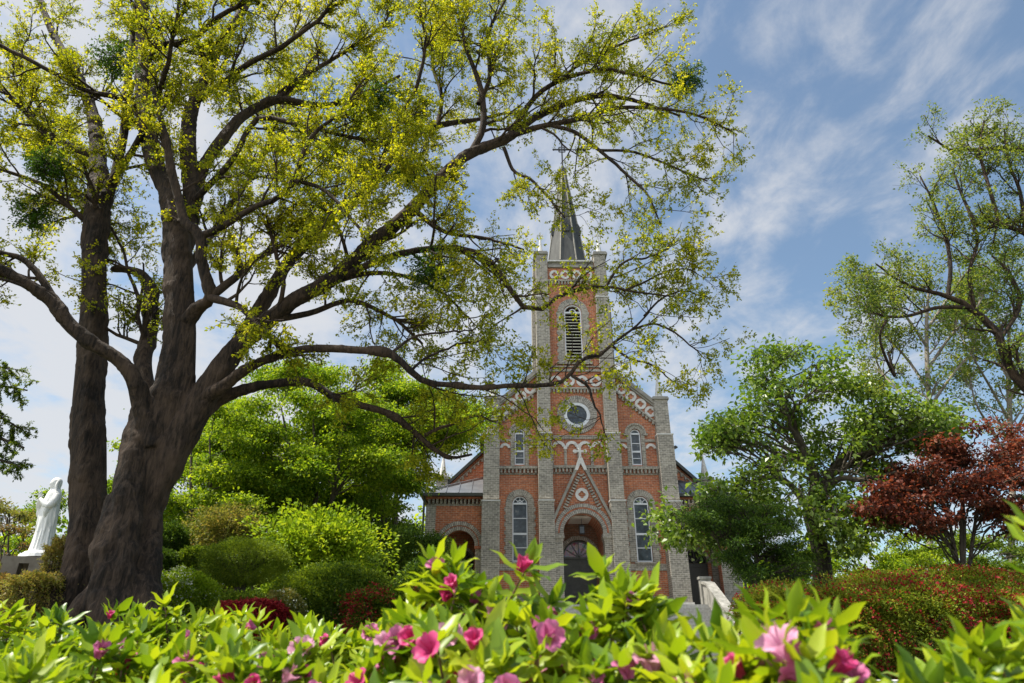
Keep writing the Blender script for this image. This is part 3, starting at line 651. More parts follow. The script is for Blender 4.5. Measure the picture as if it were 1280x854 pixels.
        dr = MB(); dr.box(s * uc - .7, s * uc + .7, 2.54, 2.6, 0, 2.2); dr.ring(s * uc, 2.4, .62, .7, 0, PI, 2.48, 2.58, 16, False); dr.box(s * uc - .7, s * uc + .7, 2.5, 2.6, 2.2, 2.38)
        for a in (45, 90, 135):
            c_, s_ = math.cos(math.radians(a)), math.sin(math.radians(a)); e = .02
            dr.prism([(s * uc + e * s_, 2.4 - e * c_), (s * uc + .64 * c_ + e * s_, 2.4 + .64 * s_ - e * c_), (s * uc + .64 * c_ - e * s_, 2.4 + .64 * s_ + e * c_), (s * uc - e * s_, 2.4 + e * c_)], 2.5, 2.57)
        do = dr.build('wing_door', M['dark_wood'], C)
        gl = MB(); A2 = arch_pts(s * uc, .68, 2.4, 14); gl.face([(p_[0], 2.585, p_[1]) for p_ in reversed(A2)]); gl.build('fanlight', M['dark_in'], do)
        # hipped porch roof with standing seams
        r = MB(); e0, e1 = (s * 5.16, s * 8.5); top = (s * 5.16, 2.6, 7.1); y0 = .25
        F = [(e0, y0, 5.72), (e1, y0, 5.72), top]; r.face(F if s > 0 else F[::-1]); F = [(e1, y0, 5.72), (e1, 6.5, 5.72), (s * 5.16, 6.5, 7.1), top]; r.face(F if s > 0 else F[::-1])
        ro = r.build('porch_roof', M['metal_roof'], C)
        se = MB()
        for k in range(1, 5):
            u = 5.16 + k * .68; fr_ = 1 - (u - 5.16) / 3.34
            # front slope seams run from the eave up to the hip
            zt = 5.72 + 1.38 * fr_; yt_ = y0 + 2.35 * fr_
            se.hexa([(s * u - .02, y0, 5.72), (s * u + .02, y0, 5.72), (s * u + .02, y0, 5.76), (s * u - .02, y0, 5.76), (s * u - .02, yt_, zt), (s * u + .02, yt_, zt), (s * u + .02, yt_, zt + .05), (s * u - .02, yt_, zt + .05)])
        se.hexa([(e1 - .04, y0, 5.74), (e1 + .04, y0, 5.74), (e1 + .04, y0, 5.84), (e1 - .04, y0, 5.84), (s * 5.16 - .04, 2.6, 7.1), (s * 5.16 + .04, 2.6, 7.1), (s * 5.16 + .04, 2.6, 7.2), (s * 5.16 - .04, 2.6, 7.2)])
        se.build('roof_seam', M['metal_roof'], ro)
        gu = MB(); gu.box(s * 5.16, s * 8.56, y0 - .08, y0 + .1, 5.56, 5.72); gu.box(s * 8.4, s * 8.56, y0 - .08, 6.5, 5.56, 5.72); gu.box(s * 8.3, s * 8.4, y0 + .1, y0 + .2, 0, 5.56); gu.box(s * 5.2, s * 8.4, y0 + .1, yw + .2, 5.56, 5.6); gu.build('gutter', M['eave'], ro)
        # aisle gable further back
        gw = MB(); P = [(5.0, 5.6), (8.0, 5.6), (8.0, 6.0), (5.0, 8.9)]; gw.prism([(s * p_[0], p_[1]) for p_ in P][::s], 2.62, 3.0); go = gw.build('aisle_gable', M['red'], C)
        cp = MB(); P = [(5.1, 8.98), (8.3, 5.9), (8.3, 5.68), (5.1, 8.76)]; cp.prism([(s * p_[0], p_[1]) for p_ in P][::-s], 2.35, 9.0); cp.build('aisle_roof', M['eave'], go)
        dd = MB(); dd.prism([(s * p_[0], p_[1]) for p_ in ((5.3, 8.29), (7.7, 5.97), (7.7, 6.07), (5.3, 8.39))][::s], 2.56, 2.63)
        for i in range(11):
            u = 5.35 + i * .22; z = 8.9 - .965 * (u - 5.0) - .36; dd.box(s * (u - .05), s * (u + .05), 2.52, 2.63, z - .14, z + .05)
        dd.build('aisle_dentils', M['gray'], go)
        bp = MB(); bp.box(s * 7.3, s * 7.95, 2.3, 2.95, 0, 6.95); bp.build('aisle_pier', M['gray'], C)
        bp = MB(); bp.box(s * 7.22, s * 8.03, 2.22, 3.03, 6.95, 7.12); bp.build('aisle_pier_cap', M['coping'], C); pinnacle(C, s * 7.62, 2.62, 7.12, 8.35, .22)
    # lean dark spout seen right of the facade
    sp_ = MB(); sp_.hexa([(5.2, .3, 8.1), (5.2, .5, 8.1), (5.62, .5, 8.32), (5.62, .3, 8.32), (5.2, .3, 8.3), (5.2, .5, 8.3), (5.5, .5, 8.42), (5.5, .3, 8.42)]); sp_.build('rain_spout', M['iron'], C)
    return ch
church()
# lantern hanging in the porch
def lantern():
    L = CH + Vector((0, 0, 0)); o = empty('porch_lantern', (CH.x + .02, CH.y + .05, CH.z + 3.55), PSI, 'small black iron lantern hanging in the main porch arch', 'lantern')
    b = MB(); b.box(-.012, .012, -.012, .012, .42, .8); b.box(-.14, .14, -.14, .14, .36, .4); pyramid(b, 0, 0, .4, .5, .17, .03, 6)
    for x in (-.12, .12):
        for y in (-.12, .12): b.box(x - .012, x + .012, y - .012, y + .012, .02, .36)
    b.box(-.14, .14, -.14, .14, 0, .03); b.build('frame', M['iron'], o)
    g = MB(); g.box(-.1, .1, -.1, .1, .03, .35); g.build('glass', M['glass'], o)
lantern()

# ------------------------------------------------------------------ steps, platform, walls
def steps():
    mb = MB(); y1 = CH.y - 1.7; n = 22; h = 3.4 / n; run = .31
    mb.box(-1.3, 9.42, y1, CH.y + .3, 3.0, 3.39)
    for i in range(n):
        z = 3.39 - h * i; y = y1 - run * i
        mb.box(-1.29, 9.41, y - run + .0, y - .001, z - h - .3, z - h)
        mb.box(-1.29, 9.41, y - run - .03, y - run + .05, z - h - .05, z - h + .006)
    tag(mb.build('steps', M['granite']), kind='structure')
    pv = MB(); pv.box(2.2, 9.4, 9.2, 27.3, -.2, .012); pv.box(-2.5, 2.3, -6, 27.3, -.2, .012)
    tag(pv.build('path', mottled('paved_path', (.3, .29, .27), (.4, .39, .37), 4, .9, .2)), kind='structure')
steps()
def stair_wall(x, label, g):
    o = empty('stair_wall', (x, 28, 0), 0, label, 'wall', g)
    w = MB(); y1 = 34.8 - 28; yb = 27.6 - 28
    zt = lambda y: 4.35 if y > y1 - .5 else max(.95, 4.3 - .52 * (y1 - .5 - y))
    ys = [yb + i * (y1 + .5 - yb) / 14 for i in range(15)]
    for a, b in zip(ys[:-1], ys[1:]): w.hexa([(-.17, a, -.3), (.17, a, -.3), (.17, b, -.3), (-.17, b, -.3), (-.17, a, zt(a)), (.17, a, zt(a)), (.17, b, zt(b)), (-.17, b, zt(b))])
    w.build('wall_body', M['concrete'], o)
    c = MB()
    for a, b in zip(ys[:-1], ys[1:]): c.hexa([(-.24, a, zt(a)), (.24, a, zt(a)), (.24, b, zt(b)), (-.24, b, zt(b)), (-.24, a, zt(a) + .12), (.24, a, zt(a) + .12), (.24, b, zt(b) + .12), (-.24, b, zt(b) + .12)])
    c.build('coping', M['concrete'], o)
    p = MB(); p.box(-.26, .26, y1 + .1, y1 + .6, 3.0, 4.6); p.box(-.3, .3, y1 + .06, y1 + .64, 4.6, 4.72); p.build('end_post', M['concrete'], o)
stair_wall(9.52, 'weathered white concrete stair wall sloping down right of the church steps', None)
stair_wall(-1.4, 'weathered concrete stair wall left of the church steps behind the azaleas', None)
def retaining():
    w = MB(); w.box(2.2, 16, 8.9, 9.25, -.2, .66); o = w.build('retaining_wall', M['concrete']); tag(o, 'low pale concrete retaining wall at the foot of the red azalea bank', 'wall')
    c = MB(); c.box(2.15, 16, 8.82, 9.3, .66, .78); c.build('coping', M['stone'], o)
retaining()

# ------------------------------------------------------------------ the old zelkova
def limb(pts, k=20):
    """pts: (px, py, radius px, distance) traced along the limb"""
    P, R = [], []
    for x, y, r, Y in pts: p, m = at(x, y, Y); P.append(p); R.append(r * m)
    return resample(P, R, k)
def zelkova():
    g = np.random.default_rng(3)
    base, _ = at(150, 765, 12)
    o = empty('zelkova_tree', (base[0], 12, base[2] - .15), 0, 'huge old zelkova tree with several dark trunks and young yellow-green leaves left of the church', 'tree')
    big = [
     [(138, 800, 54, 11.9), (142, 740, 46, 12), (158, 670, 38, 12), (180, 600, 34, 12), (202, 520, 33, 12), (216, 450, 25, 12), (224, 380, 22, 12), (228, 300, 20, 12.1), (215, 245, 14, 12.2), (190, 190, 13, 12.3), (181, 120, 12, 12.5), (175, 50, 11, 12.7), (172, -30, 9, 12.9)],
     [(158, 800, 36, 12), (166, 720, 30, 12), (180, 640, 28, 12), (204, 575, 30, 12), (240, 515, 27, 12), (265, 470, 24, 12), (292, 435, 19, 12.1), (320, 412, 16, 12.2), (370, 375, 14, 12.3), (418, 350, 14, 12.4), (468, 305, 13, 12.5), (517, 261, 12, 12.6), (551, 222, 11, 12.7), (586, 192, 10.5, 12.8), (635, 172, 9, 13), (665, 148, 7, 13.2), (712, 127, 6, 13.4), (752, 119, 5, 13.6), (794, 126, 3.5, 13.8), (850, 145, 2, 14)],
     [(80, 800, 34, 12.8), (92, 750, 32, 12.8), (103, 700, 28, 12.9), (107, 640, 27, 13), (106, 570, 25, 13), (105, 500, 22, 13), (113, 430, 20, 13), (122, 360, 17, 13), (126, 300, 17, 13), (128, 250, 17, 13.1), (120, 195, 11, 13.3), (113, 138, 8.5, 13.5), (93, 89, 6.5, 13.7), (64, 39, 5, 13.9), (45, -20, 4, 14.1)],
     [(215, 560, 24, 12.1), (255, 492, 20, 12.3), (288, 440, 17, 12.6), (320, 392, 14, 12.9), (369, 320, 12, 13.3), (438, 256, 10, 13.8), (482, 207, 9, 14.2), (507, 177, 8, 14.5), (546, 158, 6.5, 14.9), (596, 150, 4, 15.3), (640, 140, 2.5, 15.6)],
     [(190, 560, 22, 11.9), (176, 510, 17, 11.7), (166, 476, 13, 11.5), (150, 452, 12, 11.4), (124, 434, 12, 11.2), (94, 409, 12, 11), (64, 377, 12, 10.8), (37, 359, 10, 10.6), (0, 338, 9, 10.4), (-50, 310, 7, 10.2), (-110, 250, 5, 10)],
     [(192, 560, 18, 12.4), (184, 500, 13, 12.7), (183, 440, 12, 13), (184, 395, 12, 13.1), (192, 365, 10, 13.2), (180, 345, 7, 13.3), (162, 338, 6, 13.4), (140, 336, 4, 13.5)],
     [(228, 410, 16, 12), (244, 385, 12, 11.8), (262, 372, 11, 11.6), (254, 335, 10, 11.5), (251, 295, 10, 11.4), (231, 276, 9, 11.3), (218, 236, 8, 11.2), (212, 187, 7, 11.1), (202, 153, 5, 11), (190, 110, 4, 10.9)],
     [(222, 330, 16, 12.2), (238, 260, 14, 12.5), (238, 200, 13, 12.8), (240, 130, 11, 13.1), (268, 74, 9, 13.4), (295, 25, 8, 13.7), (318, -30, 6, 14)],
     [(240, 270, 12, 12.6), (251, 217, 11, 12.9), (281, 172, 11, 13.2), (305, 143, 9, 13.5), (345, 125, 8, 13.8), (400, 133, 6, 14.1), (450, 120, 4, 14.4), (500, 95, 2.5, 14.8)],
     [(255, 500, 20, 12), (276, 483, 13, 11.8), (300, 466, 11, 11.6), (330, 450, 10, 11.4), (373, 438, 9.5, 11.2), (406, 436, 9, 11.1), (448, 438, 8.5, 11), (488, 442, 8, 11), (513, 464, 7.5, 11), (533, 478, 7, 11.1), (561, 481, 6, 11.2), (605, 485, 5.5, 11.3), (640, 482, 5.2, 11.4), (677, 482, 5, 11.5), (705, 476, 4.8, 11.6), (717, 462, 4.5, 11.6), (728, 448, 4.2, 11.7), (750, 443, 4, 11.8), (769, 427, 3.4, 12), (794, 409, 2.6, 12.2), (812, 390, 1.8, 12.4)],
     [(245, 520, 20, 12.1), (270, 500, 14, 12.3), (297, 489, 11, 12.4), (336, 481, 9, 12.5), (384, 478, 8.5, 12.7), (415, 495, 8, 12.8), (448, 506, 7.5, 12.9), (488, 518, 7, 13), (521, 543, 6, 13.1), (540, 560, 4.6, 13.2), (564, 572, 3, 13.3), (590, 568, 2, 13.4)],
    ]
    mid = [
     [(66, 372, 8, 10.8), (52, 347, 7, 10.7), (30, 325, 6, 10.6), (0, 317, 5, 10.4), (-40, 300, 4, 10.1)],
     [(128, 262, 12, 13.1), (143, 222, 9, 13.1), (157, 148, 8, 13.1), (160, 90, 7, 13.2), (168, 20, 6, 13.3), (172, -40, 5, 13.4)],
     [(251, 295, 8, 11.4), (276, 285, 7, 11.3), (315, 261, 6, 11.2), (350, 246, 5.5, 11.1), (369, 221, 5, 11), (377, 192, 4.5, 10.9), (394, 163, 4, 10.8), (425, 140, 3, 10.7), (455, 95, 2, 10.6)],
     [(369, 226, 4.5, 11), (400, 235, 4, 10.9), (430, 262, 3.5, 10.8), (462, 300, 2.5, 10.7), (480, 325, 1.5, 10.6)],
     [(262, 372, 9, 11.6), (295, 382, 7, 11.4), (318, 402, 6, 11.3), (340, 425, 5.5, 11.2), (352, 440, 5, 11.2)],
     [(262, 372, 9, 11.6), (290, 350, 8, 11.7), (315, 330, 7, 11.9), (338, 320, 5, 12.1), (365, 312, 3, 12.3)],
     [(586, 196, 7, 12.8), (603, 160, 7, 12.8), (602, 120, 6, 12.7), (595, 98, 5, 12.6), (583, 60, 4, 12.5), (570, 10, 2.5, 12.4)],
     [(598, 130, 5, 12.7), (612, 98, 4.5, 12.8), (611, 49, 4, 12.9), (625, 15, 3, 13), (650, -25, 2, 13.2)],
     [(635, 172, 7, 13), (655, 140, 5.5, 12.9), (675, 116, 5, 12.8), (710, 96, 4.4, 12.7), (757, 86, 3.6, 12.6), (794, 94, 3, 12.5), (840, 110, 2, 12.4)],
     [(700, 100, 3.6, 12.7), (722, 82, 3.2, 12.8), (748, 68, 3, 12.9), (794, 47, 2.3, 13), (837, 28, 1.5, 13.1)],
     [(637, 170, 7, 13), (677, 158, 5.5, 12.9), (724, 150, 5, 12.8), (771, 137, 4, 12.7), (827, 140, 3, 12.6), (883, 154, 2.2, 12.5), (921, 173, 1.4, 12.4)],
     [(690, 157, 4.5, 12.9), (720, 166, 4, 12.7), (747, 187, 3.6, 12.5), (780, 215, 3, 12.3), (808, 243, 2.3, 12.1), (826, 275, 1.3, 12)],
     [(750, 188, 3, 12.5), (790, 190, 2.6, 12.4), (835, 205, 2.2, 12.3), (875, 222, 1.5, 12.2)],
     [(430, 345, 8, 12.4), (475, 325, 7, 12.2), (517, 314, 6.5, 12.1), (561, 310, 6.3, 12), (590, 314, 6.2, 12), (613, 325, 6, 12), (635, 355, 5.6, 12), (650, 378, 5.4, 12), (662, 389, 5.2, 12), (684, 386, 4.8, 12), (701, 372, 4.5, 12), (722, 366, 4, 12), (741, 361, 3.5, 12), (772, 360, 2.8, 12), (800, 366, 2.2, 12), (850, 372, 1.4, 12)],
     [(757, 360, 3, 12), (768, 338, 2.6, 11.9), (782, 324, 2.3, 11.8), (805, 322, 2, 11.7), (830, 312, 1.3, 11.6)],
     [(780, 364, 2.6, 12), (806, 352, 2.2, 12.2), (835, 340, 1.8, 12.4), (868, 345, 1.1, 12.6)],
     [(715, 470, 3.4, 11.6), (735, 482, 3, 11.5), (742, 500, 2.6, 11.4), (752, 518, 1.6, 11.3), (760, 545, 1, 11.2)],
     [(765, 432, 3, 12), (787, 449, 2.4, 12.1), (811, 458, 2, 12.2), (834, 474, 1.2, 12.3)],
     [(790, 412, 2.6, 12.2), (820, 405, 2.2, 12.3), (850, 420, 1.7, 12.4), (872, 440, 1, 12.5)],
     [(805, 395, 2.2, 12.3), (830, 372, 2, 12.4), (862, 365, 1.6, 12.5), (890, 378, 1, 12.6)],
     [(517, 262, 6, 12.6), (545, 284, 5, 12.4), (570, 296, 4, 12.3), (610, 300, 3, 12.2), (650, 315, 2, 12.1)],
     [(630, 185, 4, 12.9), (642, 212, 3.4, 12.8), (665, 222, 3, 12.7), (690, 246, 2.4, 12.6), (708, 268, 1.5, 12.5)],
     [(238, 256, 7, 12.5), (290, 200, 6, 12), (320, 150, 5.5, 11.8), (369, 156, 5, 11.6), (438, 176, 4, 11.4), (487, 187, 3, 11.2), (520, 200, 1.6, 11)],
     [(176, 60, 8, 12.7), (236, 49, 6, 12.3), (276, 20, 5, 12), (330, -10, 3, 11.7)],
     [(175, 135, 7, 12.5), (150, 122, 6, 12.2), (108, 113, 5, 11.9), (64, 89, 4.5, 11.6), (0, 54, 4, 11.3), (-60, 30, 3, 11)],
     [(120, 195, 8, 13.3), (80, 180, 7, 13.2), (40, 150, 6, 13.1), (0, 110, 5, 13), (-50, 80, 3, 12.9)],
     [(122, 290, 7, 13), (90, 262, 5, 12.8), (52, 232, 4.5, 12.6), (10, 220, 3.5, 12.4), (-40, 205, 2, 12.2)],
     [(184, 400, 6, 13.1), (165, 350, 3, 13.4), (150, 300, 2.6, 13.6), (130, 270, 2, 13.8)],
     [(345, 400, 5, 12.2), (352, 350, 4.5, 12), (332, 300, 4, 11.8), (322, 268, 3, 11.6)],
     [(369, 325, 5, 13.3), (400, 290, 4.5, 13.6), (420, 240, 4, 14), (430, 190, 3, 14.4), (455, 140, 2, 14.8)],
     [(418, 352, 6, 12.4), (460, 342, 5, 12.8), (505, 345, 4, 13.2), (550, 362, 3, 13.6), (590, 395, 2, 14)],
     [(340, 400, 7, 12.2), (392, 392, 6, 12.6), (440, 378, 5, 13), (490, 395, 4, 13.4), (530, 430, 2.5, 13.8)],
     [(546, 160, 5, 14.9), (552, 120, 4, 15), (540, 80, 3.5, 15.1), (545, 30, 3, 15.2), (560, -20, 2, 15.3)],
     [(438, 256, 6, 13.8), (470, 215, 5, 13.3), (500, 150, 4.5, 12.8), (520, 110, 4, 12.4), (530, 60, 3, 12), (520, 10, 2, 11.6)],
     [(345, 125, 6, 13.8), (380, 95, 5, 14), (420, 70, 4, 14.2), (470, 40, 3, 14.4), (500, 0, 2, 14.6)],
     [(240, 130, 7, 13.1), (270, 110, 6, 12.6), (310, 80, 5.5, 12.1), (350, 60, 5, 11.6), (400, 20, 4, 11.1), (430, -30, 3, 10.6)],
     [(530, 545, 4, 13.1), (548, 536, 3.5, 13.1), (562, 532, 3, 13.2), (590, 520, 2, 13.3), (620, 528, 1.2, 13.4)],
     [(488, 442, 3, 11), (520, 420, 2.6, 11.3), (555, 410, 2, 11.6), (595, 405, 1.3, 11.9)],
     [(513, 464, 3, 11), (535, 445, 2.5, 11.1), (568, 430, 2, 11.2), (605, 425, 1.2, 11.3)],
     [(126, 300, 9, 13), (100, 250, 7, 14), (70, 190, 6, 15), (50, 130, 5, 16), (20, 80, 3, 17)],
     [(224, 350, 9, 12), (260, 300, 7, 13.2), (300, 240, 6, 14.4), (330, 190, 5, 15.6), (360, 120, 4, 16.8), (400, 60, 3, 17.8)],
     [(130, 240, 8, 13.2), (170, 180, 6, 12.2), (200, 110, 5, 11.2), (215, 50, 4, 10.4), (225, -20, 3, 9.8)],
    ]
    sc = [.95, .8, .98, .75, .85, .95, .78, .85, .78, .68, .75]
    big = [[(x, y, r * (k if y < 560 else .5 + .5 * k) * (.9 if y > 600 else 1) * .84, Y) for x, y, r, Y in b] for b, k in zip(big, sc)]
    mid = [[(x, y, r * .62, Y) for x, y, r, Y in b] for b in mid]
    LB = [limb(b, 40) for b in big]; LMd = [limb(b, 20) for b in mid]
    # trunk and thick limbs as one skin: fluted tubes fused by a voxel remesh
    Vs, Fs, off = [], [], 0
    for bi, (P, R) in enumerate(LB):
        # small organic wander
        th = np.arange(20) * 2 * PI / 20
        P = P + (np.sin(np.linspace(0, 9 + bi, 40))[:, None] * np.array([.35, .6, .2]) + np.sin(np.linspace(2, 23, 40))[:, None] * np.array([.22, .2, .18])) * R[:, None] * .5 * (np.arange(40) > 1)[:, None]
        LB[bi] = (P, R)
        v, f = tubes(P[None], R[None], 20); v = v.reshape(40, 20, 3); c = P[:, None]
        low = np.clip((R - .25) / .5, 0, 1)[:, None]
        s_ = np.linspace(0, 7, 40)[:, None]
        fl = 1 + .07 * np.sin(3 * th[None] + s_ * .7 + bi) + .05 * np.sin(5 * th[None] - s_ * .9 + 2 * bi) + low * (.13 * np.sin(4 * th[None] + s_ * .35 + 1.3) + .07 * np.sin(9 * th[None] + s_ * .5)) + .03 * g.normal(size=(40, 1))
        v = c + (v - c) * fl[..., None]
        Vs.append(v.reshape(-1, 3)); Fs.append(f + off); off += 800
        # end caps are closed by the fan below
    V = np.concatenate(Vs); Fq = np.concatenate(Fs).reshape(-1, 4).tolist()
    for b in range(len(LB)): Fq.append(list(range(b * 800 + 19, b * 800 - 1, -1))); Fq.append(list(range(b * 800 + 780, b * 800 + 800)))
    # root buttresses
    off = len(V); ex = []
    for k, (x0, y0, x1, y1, r0, r1, Ya, Yb) in enumerate(((150, 700, 75, 800, 22, 16, 11.8, 11.2), (162, 690, 186, 800, 24, 20, 11.9, 11.4), (140, 690, 135, 810, 26, 24, 11.6, 11.2), (100, 700, 60, 790, 18, 14, 12.8, 12.4), (186, 650, 172, 790, 16, 16, 12, 11.5), (165, 580, 140, 790, 18, 20, 11.75, 11.3))):
        P, R = limb([(x0 + 8, y0 - 70, r0 * .5, Ya + .2), (x0, y0, r0, Ya), ((x0 + x1) / 2 + 3, (y0 + y1) / 2, (r0 + r1) / 2, (Ya + Yb) / 2), (x1, y1, r1, Yb)], 16)
        v, f = tubes(P[None], R[None], 12); V = np.vstack([V, v]); q = (f + off).reshape(-1, 4).tolist(); Fq += q
        Fq.append(list(range(off + 11, off - 1, -1))); Fq.append(list(range(off + 15 * 12, off + 16 * 12))); off += 192
    me = bpy.data.meshes.new('trunk'); me.from_pydata(V.tolist(), [], Fq); me.update()
    tr = link('trunk', me, M['bark'], o, True)
    bpy.context.view_layer.update()
    md = tr.modifiers.new('r', 'REMESH'); md.mode = 'VOXEL'; md.voxel_size = .028; md.use_smooth_shade = True
    sm = tr.modifiers.new('s', 'SMOOTH'); sm.iterations = 5; sm.factor = .5
    tx = bpy.data.textures.new('bark_lumps', 'CLOUDS'); tx.noise_scale = .32; tx.noise_depth = 3
    dm = tr.modifiers.new('d', 'DISPLACE'); dm.texture = tx; dm.strength = .11; dm.mid_level = .5; dm.texture_coords = 'LOCAL'
    dg = bpy.context.evaluated_depsgraph_get(); m2 = bpy.data.meshes.new_from_object(tr.evaluated_get(dg)); tr.modifiers.clear(); tr.data = m2; m2.name = 'trunk'
    from mathutils import noise as mn
    nv = len(m2.vertices); co = np.empty(nv * 3, dtype=np.float32); m2.vertices.foreach_get('co', co); co = co.reshape(-1, 3); no = np.empty(nv * 3, dtype=np.float32); m2.vertices.foreach_get('normal', no); no = no.reshape(-1, 3)
    wz = np.clip((7.5 - co[:, 2]) / 5, .12, 1)
    dsp = np.array([mn.noise(Vector((x * 2.3, y * 2.3, z * .38))) * .6 + (.5 - abs(mn.noise(Vector((x * 5 + 7, y * 5, z * .7))))) * .5 + mn.noise(Vector((x * 14, y * 14, z * 3))) * .10 for x, y, z in co.tolist()])
    dsp = np.minimum(dsp, .42)
    co = co + no * ((dsp - .2) * .13 * wz)[:, None]; m2.vertices.foreach_set('co', co.astype(np.float32).ravel()); m2.update()
    # thin out the remeshed thin ends is left to the branch tubes that run on inside them
    # ---- branches: traced limbs, then three generations grown from them
    gr = []
    PM = np.stack([p for p, r in LMd]); RM = np.stack([r for p, r in LMd])
    PM = PM + np.cumsum(g.normal(size=PM.shape) * .018, axis=1) * np.linspace(0, 1, 20)[None, :, None]
    PB = np.stack([p for p, r in LB]); RB = np.stack([r for p, r in LB])
    gr.append((PM, RM, 9)); gr.append((PB, RB * .97, 10))
    len_ = lambda P: np.linalg.norm(np.diff(P, axis=1), axis=2).sum(1)
    # boughs off the big limbs (not off the lower trunks)
    b1, r1, _ = spawn(PB, RB, np.array([6, 18, 7, 14, 8, 5, 7, 10, 10, 18, 8]), .42, 1, (35, 75), (1.0, 2.6), .30, 9, .16, .22, g, .010)
    m1, s1, _ = spawn(PM, RM, np.maximum((len_(PM) * 2.6).astype(int), 3), .12, 1, (30, 70), (.7, 1.9), .48, 8, .15, .10, g, .008)
    gr += [(b1, r1, 6), (m1, s1, 6)]
    L1P = np.concatenate([b1[:, :8], m1]); L1R = np.concatenate([r1[:, :8], s1])
    e1, f1, _ = spawn(L1P, L1R, 6, .2, 1, (25, 65), (.4, 1.05), .55, 6, .2, .06, g, .006); gr.append((e1, f1, 5))
    e0, f0, _ = spawn(PM, RM, 6, .75, 1, (15, 50), (.5, 1.1), .7, 6, .18, .03, g, .006); gr.append((e0, f0, 5))
    E1 = np.concatenate([e1, e0]); F1 = np.concatenate([f1, f0])
    e2, f2, _ = spawn(E1, F1, 8, .15, 1, (25, 70), (.18, .5), .6, 4, .22, .0, g, .003); thin = lambda Q: g.random(len(Q)) < (1 - .98 * np.exp(-((Q[:, -1, 0] - 1.05) / .75) ** 2 - ((Q[:, -1, 2] - 11.7) / 1.1) ** 2)) * np.where((Q[:, -1, 0] > -.9) & (Q[:, -1, 2] < 10.3), .38, np.where(Q[:, -1, 0] > 1.2, .62, 1.0))
    k2 = thin(e2); e2, f2 = e2[k2], f2[k2]; k1 = thin(E1); E1 = E1[k1]
    gr = [q for q in gr if q[2] != 5]; gr.append((E1, F1[k1], 5)); gr.append((e2, f2, 3))
    link('branches', tube_mesh('branches', gr, 6), M['bark'], o, True)
    a = [leaves_on(e2, 13, .058, g, jitter=.02, t0=.1, down=-.2), leaves_on(E1, 7, .057, g, jitter=.03, t0=.35, down=-.2)]
    P, A, Lg = [np.concatenate([q[i] for q in a]) for i in range(3)]
    print('zelkova leaves', len(P), 'twigs', len(e2))
    link('leaves', leaf_mesh('leaves', P, A, Lg, .3, g, n_up=np.array([0, 0, .6])), LM['zelkova'], o, True)
    # mistletoe balls growing on its limbs
    for (x, y, Y, r, lab) in ((477, 118, 12.4, 24, 'small round dark green mistletoe ball high on the zelkova near the picture top'), (538, 335, 12.1, 40, 'large dark green mistletoe clump hanging mid-way along the zelkova limb toward the spire'),
                         (512, 215, 12.9, 26, 'dark green mistletoe clump above the great diagonal zelkova limb'), (146, 72, 12.0, 34, 'dark green mistletoe clump between the upper left zelkova stems'),
                         (858, 100, 13.0, 26, 'green mistletoe clump far out on the right tip of the zelkova'), (42, 262, 12.6, 34, 'dark green mistletoe clump low on the left edge of the zelkova crown'),
                         (60, 205, 12.0, 28, 'dark green mistletoe clump above the left edge of the zelkova crown')):
        c, m = at(x, y, Y); rr = r * m
        mo = empty('mistletoe', c, 0, lab, 'mistletoe', 'mistletoe clumps growing on the old zelkova')
        n = 70; d = rdir(n, g) * np.array([1, 1, 1]) + np.array([0, 0, -.25]); Q = np.zeros((n, 4, 3)); d = unit(d)
        for j in range(1, 4): Q[:, j] = Q[:, j - 1] + d * rr * .33 * (.6 + .5 * g.random((n, 1))); d = unit(d + g.normal(size=(n, 3)) * .25 + np.array([0, 0, -.08]))
        link('stems', tube_mesh('stems', [(Q, np.full((n, 4), .006), 3)]), M['bark2'], mo)
        P_, A_, L_ = leaves_on(Q, 22, .07, g, jitter=.05, t0=.35); link('leaves', leaf_mesh('leaves', P_, A_, L_, .22, g), LM['mistletoe'], mo)
zelkova()

